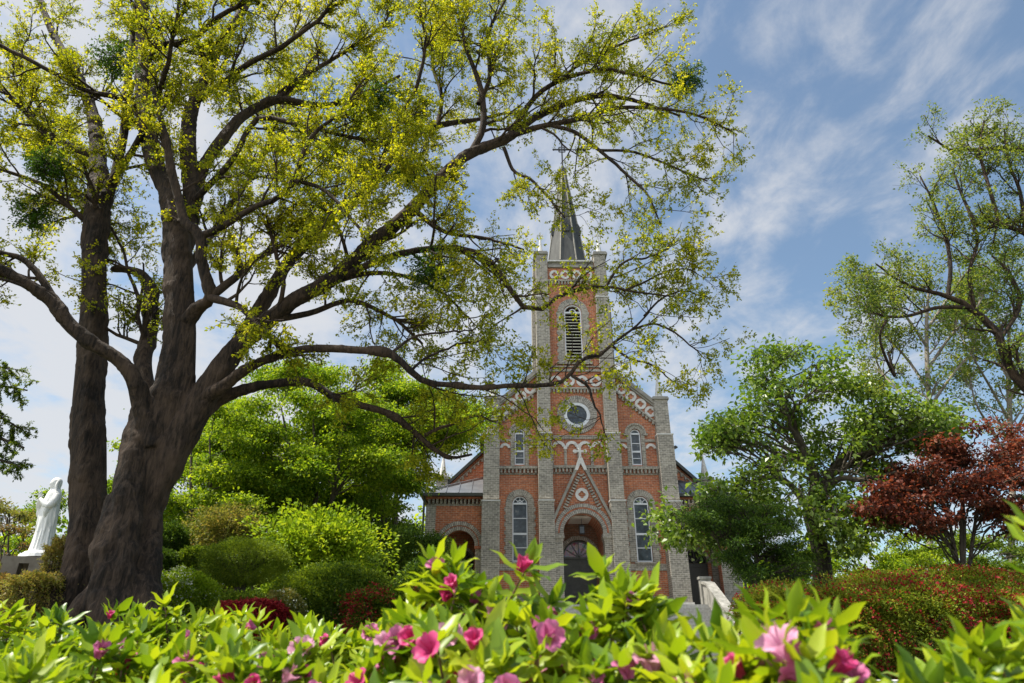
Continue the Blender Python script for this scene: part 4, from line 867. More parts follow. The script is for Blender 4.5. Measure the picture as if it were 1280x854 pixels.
# ------------------------------------------------------------------ other trees: limbs from a trunk to foliage pads
def pad_tree(name, base, trunk_px, pads, mat, bark, label, cat, group=None, leaf=.08, per=260, seed=0, flat=.35, r0=.14, wd=.3, twigs=10, down=-.25, fork=.35, trunk2=None, depth=1.5):
    """trunk_px: traced (x,y,r,Y); pads: list of (x, y, r px, Y) foliage masses; limbs run from the trunk to each"""
    g = np.random.default_rng(seed)
    o = empty(name, base, 0, label, cat, group)
    TP, TR = limb(trunk_px, 16); gr = [(TP[None], TR[None], 9)]; trunks = [(TP, TR)]
    for t in (trunk2 or []): p, r = limb(t, 16); gr.append((p[None], r[None], 8)); trunks.append((p, r))
    LP = []; Ls = []; As = []; Lg = []
    for (x, y, r, Y) in pads:
        c, m = at(x, y, Y); rr = r * m
        tp, trr = min(trunks, key=lambda q: np.linalg.norm(q[0] - c, axis=1).min() + .3 * np.linalg.norm(q[0][-1] - c))
        dz = c[2] - tp[:, 2]; d = np.linalg.norm(tp[:, :2] - c[:2], axis=1)
        i = int(np.argmin(np.abs(dz - .45 * np.maximum(d, .2)) + .15 * d)); i = max(i, 3)
        s = tp[i]; mid1 = s + (c - s) * .45 + np.array([0, 0, .10]) * np.linalg.norm(c - s) + g.normal(size=3) * .06 * np.linalg.norm(c - s)
        P, R = resample([s, mid1, c], [min(trr[i] * .38, .09), max(min(trr[i] * .2, .05), .018), .01], 10); P[1:-1] += g.normal(size=(8, 3)) * .03
        LP.append((P, R))
        n = twigs; q = P[5 + g.integers(0, 5, n)]; tgt = c + g.normal(size=(n, 3)) * np.array([.55, .55, .55 * flat]) * rr
        mid = (q + tgt) / 2 + g.normal(size=(n, 3)) * rr * .1
        T = np.stack([q, mid, tgt], 1); gr.append((T, np.tile(np.array([.014, .009, .004]), (n, 1)), 4))
        k = int(4.6 * per * (rr / .8) ** 1.5) + 20
        # leaves gather in small sprays around the pad
        ns = max(4, k // 14); sc = g.normal(size=(ns, 3)); sc = unit(sc) * (g.random((ns, 1)) ** .6) * g.uniform(.75, 1.3, (ns, 1)); sc = c + sc * np.array([rr, min(rr, depth), rr * flat])
        sc[:, 2] -= .22 * flat * rr * (np.linalg.norm(sc[:, :2] - c[:2], axis=1) / rr) ** 2
        pi = np.repeat(np.arange(ns), 14); p = sc[pi] + g.normal(size=(len(pi), 3)) * np.array([1, 1, .45]) * leaf * 1.5
        Ls.append(p); As.append(unit(rdir(len(p), g) + np.array([0, 0, down]) + unit(p - c) * .6)); Lg.append(leaf * (.6 + .8 * g.random(len(p))))
    gr.append((np.stack([a for a, b in LP]), np.stack([b for a, b in LP]), 6))
    link('trunk', tube_mesh('trunk', gr), bark, o, True)
    link('crown', leaf_mesh('crown', np.concatenate(Ls), np.concatenate(As), np.concatenate(Lg), wd, g, n_up=np.array([0, 0, 1.2])), mat, o, True)
    return o
def scatter_pads(x0, x1, top, bot, r, Y, n, g, dY=1.5):
    """pads between a top outline and a bottom outline, both given as lists of (x, y)"""
    out = []
    tx, ty = zip(*top); bx, by = zip(*bot)
    for i in range(n):
        x = g.uniform(x0, x1); a = np.interp(x, tx, ty) + r * .35; b = np.interp(x, bx, by)
        out.append((x, a + (b - a) * g.random() ** .9, r * g.uniform(.65, 1.15), Y + g.uniform(-dY, dY)))
    return out
def base_of(x, Y): z = float(ground_z(at(x, 700, Y)[0][0], Y)); return (at(x, 700, Y)[0][0], Y, z)
def py_of(x, Y, z):
    """photo row of a point at height z"""
    a = math.atan2(z - CZ, Y) ; return 427 - F_PX * math.tan(a - PITCH)
def bg_tree(name, xc, Y, x0, x1, top, bot, r, n, mat, bark, label, seed, group=None, leaf=.1, per=230, lean=0, rt=7, stems=1, flat=.38, dY=1.5, cat='tree', depth=1.5, wd=.3):
    g = np.random.default_rng(seed); b = base_of(xc, Y); yb = py_of(xc, Y, b[2]) + 3
    ytop = min(t[1] for t in top) + r * 2.2
    def tk(k): 
        dx = lean + (g.uniform(-.25, .25) * (x1 - x0) if stems > 1 else 0)
        return [(xc + k * 3, yb, rt, Y), (xc + dx * .2 + g.uniform(-3, 3), yb + (ytop - yb) * .3, rt * .75, Y), (xc + dx * .6 + g.uniform(-5, 5), yb + (ytop - yb) * .6, rt * .5, Y + .2), (xc + dx, ytop, rt * .15, Y + .3)]
    ts = [tk(k) for k in range(stems)]
    return pad_tree(name, b, ts[0], scatter_pads(x0, x1, top, bot, r, Y, n, g, dY), mat, bark, label, cat, group, leaf, per, seed, trunk2=ts[1:], flat=flat, depth=depth, wd=wd)

G1 = 'fresh green trees behind the old zelkova'
bg_tree('maple_tree', 390, 24, 270, 505, [(270, 500), (340, 445), (400, 440), (470, 455), (520, 500)], [(270, 640), (400, 650), (500, 640)], 32, 52, LM['maple'], M['bark2'], 'broad fresh green maple tree with layered boughs in the middle behind the zelkova', 21, G1, .11, lean=10, rt=6, stems=3)
bg_tree('maple_tree', 250, 22, 170, 330, [(170, 560), (230, 500), (290, 480), (330, 500)], [(170, 680), (330, 670)], 30, 26, LM['maple'], M['bark2'], 'fresh green maple tree showing just right of the zelkova trunk', 22, G1, .1, rt=6, stems=2)
bg_tree('maple_tree', 490, 27, 430, 575, [(430, 480), (500, 470), (560, 500), (590, 520)], [(430, 650), (505, 630), (530, 570), (590, 540)], 32, 26, LM['maple'], M['bark2'], 'yellow-green tree nearest the left church wing', 23, G1, .12, rt=6, stems=2)
bg_tree('maple_tree', 320, 32, 210, 480, [(210, 520), (320, 480), (480, 500)], [(210, 690), (480, 690)], 46, 30, LM['maple'], M['bark2'], 'darker green tree filling the gaps furthest back behind the zelkova', 24, G1, .16, rt=6, per=150)
bg_tree('maple_tree', 160, 28, 138, 180, [(138, 545), (160, 530), (180, 560)], [(138, 690), (180, 690)], 26, 8, LM['maple'], M['bark2'], 'slim fresh green tree seen between the two zelkova trunks', 25, G1, .12, rt=4)
bg_tree('maple_tree', 60, 30, 20, 86, [(20, 625), (55, 590), (86, 610)], [(20, 700), (86, 700)], 16, 10, LM['maple'], M['bark2'], 'fresh green tree behind the white statue', 26, G1, .12, rt=4)
bg_tree('maple_tree', 450, 29, 330, 600, [(330, 450), (420, 432), (500, 440), (560, 470), (600, 505)], [(330, 690), (490, 670), (525, 570), (600, 530)], 32, 50, LM['maple'], M['bark2'], 'tallest fresh green tree rising behind the layered maple in the middle', 29, G1, .13, rt=6, stems=2)
bg_tree('maple_tree', 215, 26, 160, 300, [(160, 520), (230, 460), (300, 450)], [(160, 690), (300, 690)], 30, 26, LM['maple'], M['bark2'], 'fresh green tree behind the one just right of the zelkova trunk', 30, G1, .12, rt=5)
G2 = 'bushy trees at the left edge'
bg_tree('bushy_tree', 12, 21, -40, 42, [(-40, 615), (10, 612), (42, 640)], [(-40, 660), (42, 665)], 15, 12, LM['olive'], M['bark2'], 'yellow-olive bushy tree at the left edge left of the statue', 27, G2, .08, rt=3)
bg_tree('bushy_tree', 0, 18, -50, 38, [(-50, 650), (38, 655)], [(-50, 725), (38, 722)], 14, 16, LM['rust'], M['bark2'], 'rust-tinted bushy tree below the olive one at the left edge', 28, G2, .06, rt=3)
# right side
G3 = None
def cherry():
    g = np.random.default_rng(31); Y = 18
    top = [(868, 545), (905, 500), (942, 420), (985, 425), (1040, 430), (1100, 480), (1150, 500), (1190, 520)]
    bot = [(868, 560), (905, 560), (960, 600), (1040, 650), (1075, 610), (1110, 560), (1190, 555)]
    pads = scatter_pads(885, 1185, top, bot, 19, Y, 105, g, 1.6)
    pads += scatter_pads(825, 960, [(825, 640), (870, 610), (900, 590), (960, 560)], [(825, 665), (880, 690), (960, 640)], 20, Y - 1.2, 22, g, .6)
    pads += [(955, 440, 16, 18), (975, 452, 18, 18), (945, 470, 16, 18), (905, 545, 16, 17.5), (892, 548, 12, 17.5), (930, 530, 18, 17.6), (1000, 440, 16, 18), (1130, 640, 18, 17), (1090, 660, 18, 17), (1060, 690, 18, 17)] + scatter_pads(955, 1080, [(955, 600), (1080, 620)], [(955, 650), (1080, 690)], 15, Y - 1.5, 16, g, .6)
    b = base_of(1025, Y); yb = py_of(1025, Y, b[2]) + 3
    pad_tree('cherry_tree', b, [(1030, yb, 14, Y), (1026, 690, 11, Y), (1012, 640, 9, Y), (1022, 610, 8, Y), (1010, 575, 6, Y), (985, 520, 4, Y), (965, 465, 2, Y)], pads, LM['cherry'], M['bark2'],
             'glossy green broadleaf tree with a crooked dark trunk right of the church', 'tree', None, .145, 84, 31, flat=.75, twigs=9, wd=.27,
             trunk2=[[(1018, 625, 7, Y), (1040, 590, 5, Y), (1070, 560, 4, Y + .3), (1110, 530, 2, Y + .4)], [(1012, 640, 6, Y), (1045, 600, 4, Y - .6), (1080, 600, 3, Y - 1), (1120, 590, 1.6, Y - 1.2)], [(1020, 650, 5, Y), (980, 600, 3.5, Y - .5), (930, 605, 2.6, Y - 1), (870, 630, 1.2, Y - 1.2)]])
cherry()
bg_tree('red_maple_tree', 1205, 17, 1080, 1310, [(1080, 620), (1110, 590), (1150, 555), (1190, 535), (1230, 515), (1310, 540)], [(1080, 650), (1150, 665), (1200, 655), (1310, 675)], 17, 110, LM['redmaple'], M['bark2'], 'dark red Japanese maple with thin forked trunks at the right', 33, None, .1, per=150, rt=3.6, stems=4, flat=.3)
def airy():
    g = np.random.default_rng(35); Y = 14
    top = [(1045, 400), (1080, 330), (1110, 250), (1150, 180), (1200, 140), (1240, 135), (1290, 160)]
    bot = [(1045, 420), (1100, 430), (1160, 440), (1220, 450), (1290, 470)]
    b = base_of(1420, Y)
    limbs = [[(1420, py_of(1420, Y, b[2]), 22, Y), (1390, 600, 17, Y), (1320, 520, 13, Y), (1285, 485, 9, Y), (1262, 462, 8, Y), (1250, 425, 7.5, Y), (1243, 408, 7, Y), (1215, 388, 5.5, Y), (1190, 370, 5, Y), (1165, 366, 3.5, Y), (1130, 355, 2.5, Y), (1095, 330, 1.4, Y)],
             [(1390, 600, 14, Y), (1400, 420, 11, Y), (1370, 280, 9, Y + .5), (1300, 195, 7, Y + .5), (1265, 186, 5, Y + .5), (1235, 186, 4, Y + .5), (1190, 188, 2.5, Y + .5), (1160, 170, 1.4, Y + .5)],
             [(1300, 195, 6, Y + .5), (1290, 290, 5, Y + .3), (1282, 292, 4.5, Y), (1250, 280, 4, Y), (1225, 285, 3.5, Y), (1205, 250, 2.6, Y), (1190, 210, 1.6, Y)],
             [(1185, 369, 4, Y), (1188, 330, 3.5, Y), (1180, 290, 3, Y), (1165, 250, 2, Y), (1150, 220, 1.2, Y)],
             [(1218, 390, 4, Y), (1212, 340, 3.4, Y), (1222, 300, 2.5, Y), (1210, 265, 1.4, Y)],
             [(1208, 384, 4, Y), (1170, 385, 3.5, Y), (1135, 395, 3, Y), (1105, 395, 2.5, Y), (1080, 385, 1.5, Y)],
             [(1110, 396, 2.5, Y), (1100, 425, 2.2, Y), (1118, 470, 3, Y + .6), (1110, 440, 2, Y + .6)],
             [(1250, 425, 4, Y), (1275, 380, 3.5, Y), (1260, 340, 3, Y), (1240, 320, 1.5, Y)],
             [(1250, 280, 4, Y), (1235, 230, 3, Y), (1225, 190, 2.2, Y), (1230, 150, 1.2, Y)],
             [(1282, 292, 4, Y), (1275, 240, 3, Y), (1260, 200, 2.2, Y), (1255, 160, 1.2, Y)]]
    o = empty('airy_tree', b, 0, 'tall airy tree with sparse small leaves reaching in from the upper right edge', 'tree')
    limbs = [[(x, y, r * .68, Y_) for x, y, r, Y_ in l] for l in limbs]
    LS = [limb(l, 20) for l in limbs]; P = np.stack([a for a, c in LS]); R = np.stack([c for a, c in LS])
    gr = [(P, R, 8)]; ln = np.linalg.norm(np.diff(P, axis=1), axis=2).sum(1); cnt = np.maximum((ln * 3.2).astype(int), 4); cnt[0] = 26; cnt[1] = 24
    a, ra, _ = spawn(P, R, cnt, .25, 1, (30, 70), (.6, 1.5), .5, 7, .15, .18, g, .008); gr.append((a, ra, 5))
    b2, rb, _ = spawn(a, ra, 6, .2, 1, (25, 65), (.3, .8), .6, 5, .18, .08, g, .005); gr.append((b2, rb, 4))
    c2, rc, _ = spawn(b2, rb, 3, .2, 1, (25, 70), (.15, .35), .6, 3, .2, 0, g, .003); gr.append((c2, rc, 3))
    link('trunk', tube_mesh('trunk', gr), M['bark'], o, True)
    q = [leaves_on(c2, 8, .07, g, jitter=.05, t0=.1), leaves_on(b2, 5, .07, g, jitter=.06, t0=.2)]
    link('leaves', leaf_mesh('leaves', *[np.concatenate([k[i] for k in q]) for i in range(3)], .26, g), LM['airy'], o, True)
airy()
def bare_tree(xc, Y, ytop, label, seed, spread=110, group=None):
    g = np.random.default_rng(seed); b = base_of(xc, Y); yb = py_of(xc, Y, b[2])
    T = [[(xc, yb, 7, Y), (xc + 4, (yb + ytop) / 2 + 40, 6, Y), (xc - 2, ytop + 70, 4, Y), (xc + 2, ytop, 1.5, Y)]]
    for k in range(6):
        s = (-1) ** k; y0 = ytop + 60 + 32 * k * .8; T.append([(xc, y0, 3.4, Y), (xc + s * spread * .25, y0 - 40, 2.6, Y + g.uniform(-1, 1)), (xc + s * spread * g.uniform(.4, .6), y0 - 80, 1.8, Y + g.uniform(-2, 2)), (xc + s * spread * g.uniform(.5, .9), max(ytop, y0 - 130), 1, Y + g.uniform(-2, 2))])
    T = [[(x, y, r * .6, Y_) for x, y, r, Y_ in l] for l in T]
    LS = [limb(l, 14) for l in T]; P = np.stack([a for a, c in LS]); R = np.stack([c for a, c in LS])
    o = empty('sparse_tree', b, 0, label, 'tree', group)
    gr = [(P, R, 7)]; a, ra, _ = spawn(P, R, 12, .35, 1, (30, 60), (1, 2.6), .5, 6, .12, .25, g, .014); b2, rb, _ = spawn(a, ra, 6, .2, 1, (25, 60), (.5, 1.3), .6, 5, .15, .15, g, .009); c2, rc, _ = spawn(b2, rb, 3, .3, 1, (25, 60), (.3, .7), .6, 3, .15, .1, g, .006)
    gr += [(a, ra, 5), (b2, rb, 4), (c2, rc, 3)]; link('trunk', tube_mesh('trunk', gr), M['bark3'], o, True)
    link('leaves', leaf_mesh('leaves', *leaves_on(c2, 9, .13, g, jitter=.09), .3, g), LM['airy'], o, True)
bare_tree(1160, 28, 350, 'pale-barked sparsely leafed tree standing behind the red maple', 41, 110, 'sparse pale-barked trees behind the red maple')
bare_tree(1262, 30, 390, 'sparse tree with fine twigs behind the red maple at the right edge', 42, 90, 'sparse pale-barked trees behind the red maple')
G4 = 'low green trees behind the red azalea bank'
bg_tree('low_tree', 1110, 26, 1030, 1180, [(1030, 660), (1110, 640), (1180, 650)], [(1030, 715), (1180, 712)], 16, 24, LM['maple'], M['bark2'], 'low bright green tree behind the bank, beside the crooked trunk', 43, G4, .1, rt=3)
bg_tree('low_tree', 1230, 27, 1170, 1300, [(1170, 650), (1230, 668), (1300, 655)], [(1170, 715), (1300, 712)], 16, 20, LM['hedge'], M['bark2'], 'low duller green tree behind the bank, below the red maple', 44, G4, .1, rt=3)
bg_tree('yew_tree', 945, 15.5, 868, 1010, [(868, 640), (885, 625), (930, 605), (975, 630), (1010, 660)], [(868, 645), (900, 680), (935, 722), (1010, 735)], 17, 78, LM['yew'], M['bark2'], 'dark green yew-like conifer beside the stair wall', 45, None, .07, per=600, rt=6, flat=.35, wd=.14)
bg_tree('conifer_tree', 500, 24, 440, 560, [(440, 690), (470, 660), (510, 640), (545, 665), (560, 680)], [(440, 720), (560, 715)], 20, 30, LM['yew'], M['bark2'], 'dark green conifer in front of the left church wing', 46, None, .1, per=420, rt=4, wd=.16)
def cedar():
    g = np.random.default_rng(47); Y = 16; b = base_of(-190, Y)
    T = [[(-190, py_of(-190, Y, b[2]), 16, Y), (-190, 300, 10, Y), (-185, 100, 2, Y)]] + [[(-190, y, 6, Y), (-100, y - 20, 4, Y), (-30, y + 5, 2.4, Y), (x1, y + d, 1, Y)] for (y, x1, d) in ((470, 34, 18), (500, 22, 34), (530, 30, 30), (450, 12, 10), (560, 26, 24))]
    LS = [limb(l, 16) for l in T]; P = np.stack([a for a, c in LS]); R = np.stack([c for a, c in LS]); o = empty('cedar_tree', b, 0, 'deodar cedar whose drooping bough tips enter at the left edge', 'tree')
    gr = [(P, R, 7)]; a, ra, _ = spawn(P[1:], R[1:], 34, .3, 1, (30, 70), (.3, .9), .5, 6, .1, -.35, g, .006); b2, rb, _ = spawn(a, ra, 4, .2, 1, (25, 60), (.12, .35), .6, 3, .1, -.3, g, .004)
    gr += [(a, ra, 4), (b2, rb, 3)]; link('trunk', tube_mesh('trunk', gr), M['bark2'], o, True)
    q = [leaves_on(b2, 26, .06, g, jitter=.012), leaves_on(a, 40, .06, g, jitter=.012)]
    link('needles', leaf_mesh('needles', *[np.concatenate([k[i] for k in q]) for i in range(3)], .2, g), LM['hedge'], o, True)
cedar()

# ------------------------------------------------------------------ far woods on the hill behind
def woods():
    g = np.random.default_rng(90); n = 90000
    X = g.uniform(-60, 60, n); Y = g.uniform(46, 60, n); keep = (np.abs(X - 4) > 10); X, Y = X[keep], Y[keep]
    gz = ground_z(X, Y); top = gz + 3.2 + 1.6 * np.sin(X * .7) + 1.1 * np.sin(X * 1.9 + 1) + np.where(X < -4, 1.5, -.8)
    Z = gz + (top - gz) * g.random(len(X)) ** .6 + g.normal(size=len(X)) * .25
    P = np.stack([X, Y, Z], 1)
    tag(link('far_woods', leaf_mesh('far_woods', P, rdir(len(P), g) + np.array([0, 0, .1]), .42 * (.6 + .8 * g.random(len(P))), .35, g, n_up=np.array([0, 0, 1])), LM['maple']), kind='stuff')
woods()

# ------------------------------------------------------------------ shrubs
def shrub(name, x, y, rx, ry, Y, mat, label, cat='shrub', group=None, leaf=.05, n=9000, seed=1, bloom=None, nb=0, lump=.18, wd=.3, stem=None, fillz=True, shell=.25, rdepth=None, bleaf=None):
    """rounded shrub: leaves spread through a lumpy dome centred at pixel x, y"""
    g = np.random.default_rng(seed); c, m = at(x, y, Y); R = np.array([rx * m, rdepth or rx * m * .9, ry * m]); gz = float(ground_z(c[0], c[1]))
    o = empty(name, (c[0], c[1], gz), 0, label, cat, group)
    ph = g.random((6, 3)) * 6; fr = 2.2 + 2 * g.random((6, 3))
    def pts(k, shell_):
        d = rdir(k, g); rad = (1 - shell_ * g.random(k) ** 1.3) * (1 + .16 * g.random(k) * (g.random(k) < .12))
        l = sum(np.sin(d @ fr[i] * (1.5 + i * .8) + ph[i, 0]) for i in range(6)) / 6
        q = d * (rad * (1 + lump * l * 1.6))[:, None] * R
        if not stem: q[:, 2] = np.where(q[:, 2] < 0, q[:, 2] / R[2] * max(R[2] * .6, c[2] - gz), q[:, 2])
        return c + q, d
    P, d = pts(int(n * 2.2), shell); keep = P[:, 2] > gz - .05; P, d = P[keep], d[keep]
    link('foliage', leaf_mesh('foliage', P, unit(d * .9 + rdir(len(P), g) * .9 + np.array([0, 0, .3])), leaf * (.6 + .8 * g.random(len(P))), wd, g), mat, o, True)
    if bloom:
        P, d = pts(int(nb * 2.2), .08); keep = (P[:, 2] > gz) & (np.sin(P[:, 0] * 4.1 + P[:, 1] * 3 + seed) + np.sin(P[:, 0] * 9 + P[:, 2] * 11 + seed) * .8 + g.normal(size=len(P)) * .4 > -.1); P, d = P[keep], d[keep]
        link('blossoms', leaf_mesh('blossoms', P + d * .01, unit(d + rdir(len(P), g) * .8), (bleaf or leaf) * (.7 + .6 * g.random(len(P))), .42, g), bloom, o, True)
    # stems inside
    k = 14; B = np.array([c[0], c[1], gz - .05]); a = g.random(k) * 2 * PI; tip = c + np.stack([np.cos(a) * R[0] * .7, np.sin(a) * R[1] * .7, R[2] * (g.random(k) * .6)], 1)
    s0 = B + g.normal(size=(k, 3)) * np.array([.05, .05, 0]); T = np.stack([s0, (s0 + tip) / 2 + g.normal(size=(k, 3)) * .05 + np.array([0, 0, .05]), tip], 1)
    if stem: T[:, 0] = B; T[:, 1] = B + (np.array([c[0], c[1], max(gz, c[2] - R[2] * .5)]) - B) * .9 + g.normal(size=(k, 3)) * .03
    link('stems', tube_mesh('stems', [(T, np.tile(np.array([stem or .02, (stem or .02) * .8, .006]), (k, 1)), 5)]), M['bark2'], o, True)
    return o
shrub('clipped_pine', 306, 703, 54, 27, 16, LM['hedge'], 'domed clipped pine on a short bare stem right of the zelkova', 'clipped pine', None, .045, 22000, 51, stem=.1, lump=.1, wd=.14)
GC = 'dark cloud-pruned conifer balls right of the zelkova trunk'
shrub('pruned_conifer', 212, 676, 22, 20, 19, LM['yew'], 'dark cloud-pruned conifer ball beside the zelkova trunk, the upper of two', 'clipped conifer', GC, .06, 5000, 52, stem=.06, wd=.2)
shrub('pruned_conifer', 200, 702, 24, 14, 18.5, LM['yew'], 'dark cloud-pruned conifer ball low beside the zelkova trunk, the lower of two', 'clipped conifer', GC, .06, 5000, 53, stem=.06, wd=.2)
shrub('pruned_conifer', 244, 697, 20, 12, 18.7, LM['hedge'], 'mid green cloud-pruned conifer just left of the domed pine', 'clipped conifer', GC, .06, 4000, 54, stem=.06, wd=.2)
shrub('lime_shrub', 402, 686, 66, 40, 19, LM['lime'], 'big bright lime-green leafy shrub in the middle behind the hedge', 'shrub', None, .11, 9000, 55, lump=.75, shell=.6, wd=.3)
shrub('olive_shrub', 284, 664, 46, 30, 20, LM['olive'], 'airy olive and yellow twiggy shrub above the domed pine', 'shrub', None, .07, 6500, 56, lump=.35, shell=.75)
shrub('azalea_mound', 222, 748, 52, 30, 14, LM['lime'], 'bright green azalea mound dotted with white blossom right of the zelkova base', 'shrub', None, .045, 13000, 57, LM['whitebloom'], 1800, wd=.3)
shrub('azalea_mound', 305, 765, 40, 22, 13, LM['hedge'], 'dull green azalea mound below the domed pine', 'shrub', None, .04, 8000, 58)
shrub('azalea_mound', 316, 768, 42, 16, 12.6, LM['redbush'], 'deep crimson flowering azalea mound below the domed pine', 'shrub', None, .04, 8000, 59)
shrub('azalea_mound', 352, 764, 26, 24, 13, LM['olive'], 'small pale cream and green azalea mound left of the clipped hedge', 'shrub', None, .04, 5000, 60, LM['whitebloom'], 150)
shrub('clipped_hedge', 418, 752, 80, 42, 15, LM['hedge'], 'long rounded clipped green hedge mound in the middle', 'hedge', None, .05, 24000, 61, lump=.1)
shrub('azalea_mound', 490, 758, 56, 22, 13.6, LM['hedge'], 'azalea mound with deep red blossom right of the clipped hedge', 'shrub', None, .04, 9000, 62, LM['redbush'], 4500)
shrub('azalea_mound', 545, 735, 50, 34, 20, LM['yew'], 'dark leafy mound in front of the left church wing', 'shrub', None, .07, 7000, 63)
shrub('juniper_shrub', 48, 735, 36, 16, 12.5, LM['olive'], 'spreading olive juniper below the statue pedestal', 'shrub', None, .04, 7000, 64, lump=.3)
shrub('juniper_shrub', 72, 700, 16, 26, 13.0, LM['olive'], 'upright olive juniper between the statue and the zelkova trunk', 'shrub', None, .035, 5000, 65, lump=.35)
shrub('juniper_shrub', 5, 738, 30, 14, 13.5, LM['rust'], 'low brown-green juniper at the left edge below the pedestal', 'shrub', None, .04, 5000, 66, lump=.3)
GB = 'azaleas with red blossom on the bank at the right'
for k, (x, y, rx, ry, Y, nb, lab) in enumerate(((974, 770, 44, 34, 12.5, 3200, 'green and red azalea next to the stair wall at the bank end'), (1046, 778, 60, 40, 12.2, 2600, 'mostly green azalea with scattered red blossom, second from the stair wall'), (1130, 771, 70, 40, 12, 6500, 'azalea thick with red blossom in the middle of the bank'),
                                (1238, 778, 66, 42, 12.4, 7500, 'deep red flowering azalea near the right end of the bank'), (1320, 770, 60, 44, 12.6, 5000, 'deep red azalea cut by the right picture edge'), (1095, 742, 60, 22, 14.5, 2000, 'green azalea with few red flowers on top of the bank below the crooked trunk'), (1200, 738, 70, 22, 15, 6500, 'red flowering azalea on top of the bank below the red maple'))):
    shrub('azalea_mound', x, y, rx, ry, Y, LM['bankleaf'], lab, 'shrub', GB, .042, 13000, 70 + k, LM['redbush'], nb, rdepth=1.1, lump=.34)

# ------------------------------------------------------------------ statue on its stone table
def catmull(rows, n):
    rows = np.array(rows, float); return resample(rows[:, :3], rows[:, 0] * 0, n)[0]
def statue():
    c, m = at(49, 697, 14); base = (c[0], 14.0, c[2])
    ang = math.radians(-38)                                      # turned toward the left of the picture
    o = empty('statue', base, ang, 'white statue of a veiled praying woman on a stone table left of the zelkova trunk', 'statue')
    H = 1.62
    # height fraction, half width x, half depth y, forward shift (front is -y)
    prof = [(0, .27, .24, 0), (.03, .27, .24, 0), (.05, .235, .21, 0), (.08, .21, .2, 0), (.18, .195, .18, 0), (.32, .19, .165, 0), (.45, .2, .165, -.01), (.55, .2, .16, -.015), (.62, .185, .15, -.015), (.70, .19, .145, -.01), (.765, .2, .13, 0), (.80, .175, .12, 0), (.825, .11, .10, 0), (.845, .082, .088, -.005), (.875, .092, .1, -.01), (.91, .1, .112, -.012), (.95, .094, .105, -.008), (.98, .065, .075, 0), (.995, .025, .03, 0)]
    pf = np.array(prof); hs = np.linspace(0, .995, 110); A = [np.interp(hs, pf[:, 0], pf[:, i]) for i in (1, 2, 3)]
    n = 72; th = np.arange(n) * 2 * PI / n; V = []
    for h, a, b, f in zip(hs, *A):
        body = np.clip((.78 - h) / .1, 0, 1) * np.clip((h - .04) / .05, 0, 1); low = np.clip((.5 - h) / .3, 0, 1)
        front = np.clip(-np.sin(th), 0, 1)
        fold = body * (.035 * np.sin(9 * th + 1.5 * math.sin(h * 9)) + .03 * np.sin(15 * th + h * 6) + low * .035 * np.sin(21 * th)) + (1 - body) * .012 * np.sin(13 * th) * (1 - front)
        drape = body * .05 * np.maximum(0, np.sin(5 * (th + h * 5))) ** 3 * (h > .3)
        head = float(h > .835)
        face = head * front ** 3 * np.clip((.965 - h) / .03, 0, 1) * -.05        # face set back inside the veil edge
        r = 1 + fold + drape + face
        V.append(np.stack([np.cos(th) * a * r, np.sin(th) * b * r + f, np.full(n, h * H)], 1))
    V = np.array(V)
    # nose, brow and chin
    for (h, dep, w_, hh) in ((.90, .022, .018, .014), (.868, .012, .03, .01), (.925, .008, .05, .008)):
        V[:, :, 1] -= dep * np.exp(-(V[:, :, 0] / w_) ** 2 - ((V[:, :, 2] / H - h) / hh) ** 2) * (V[:, :, 1] < 0)
    k = len(hs); idx = np.arange(k * n).reshape(k, n); a = idx[:-1]; b = np.roll(a, -1, 1); d = idx[1:]; cc = np.roll(d, -1, 1)
    vs = V.reshape(-1, 3).tolist(); fs = np.stack([a, b, cc, d], -1).reshape(-1, 4).tolist(); fs.append(list(range((k - 1) * n, k * n))); fs.append(list(range(n - 1, -1, -1)))
    def add(P, R, sides=12):
        v, f = tubes(np.array(P, float)[None], np.array(R, float)[None], sides); off = len(vs); vs.extend(v.tolist()); fs.extend((f + off).reshape(-1, 4).tolist())
        fs.append(list(range(off + sides - 1, off - 1, -1))); fs.append(list(range(len(vs) - sides, len(vs))))
    for s_ in (-1, 1):
        P, R = resample([(s_ * .17, .0, .755 * H), (s_ * .21, -.05, .66 * H), (s_ * .19, -.13, .60 * H), (s_ * .10, -.2, .655 * H), (s_ * .03, -.235, .70 * H)], [.065, .075, .07, .05, .033], 12); add(P, R)
        P, R = resample([(s_ * .16, -.12, .61 * H), (s_ * .17, -.14, .54 * H), (s_ * .15, -.13, .47 * H)], [.07, .05, .01], 6); add(P, R)
        add(*resample([(s_ * .025, -.232, .695 * H), (s_ * .018, -.25, .73 * H), (s_ * .014, -.255, .755 * H)], [.026, .026, .02], 5), 8)
        for q in range(4): add(*resample([(s_ * .012, -.232 - q * .014, .745 * H), (s_ * .009, -.236 - q * .015, .775 * H), (s_ * .007, -.238 - q * .014, (.797 - abs(q - 1.3) * .006) * H)], [.0085, .008, .005], 5), 6)
        add(*resample([(s_ * .022, -.225, .735 * H), (s_ * .022, -.205, .755 * H), (s_ * .018, -.195, .77 * H)], [.01, .009, .006], 4), 6)
        add(*resample([(s_ * .075, .0, .95 * H), (s_ * .105, -.03, .89 * H), (s_ * .12, -.02, .82 * H), (s_ * .15, -.04, .74 * H), (s_ * .17, -.05, .64 * H)], [.03, .028, .035, .04, .02], 14), 8)
        add([(s_ * .06, -.19, .025), (s_ * .07, -.25, .03), (s_ * .075, -.29, .02)], [.04, .035, .015], 8)
    me = bpy.data.meshes.new('figure'); me.from_pydata(vs, [], fs); me.update(); f = link('figure', me, M['marble'], o)
    md = f.modifiers.new('r', 'REMESH'); md.mode = 'VOXEL'; md.voxel_size = .009; md.use_smooth_shade = True; sm = f.modifiers.new('s', 'SMOOTH'); sm.iterations = 2
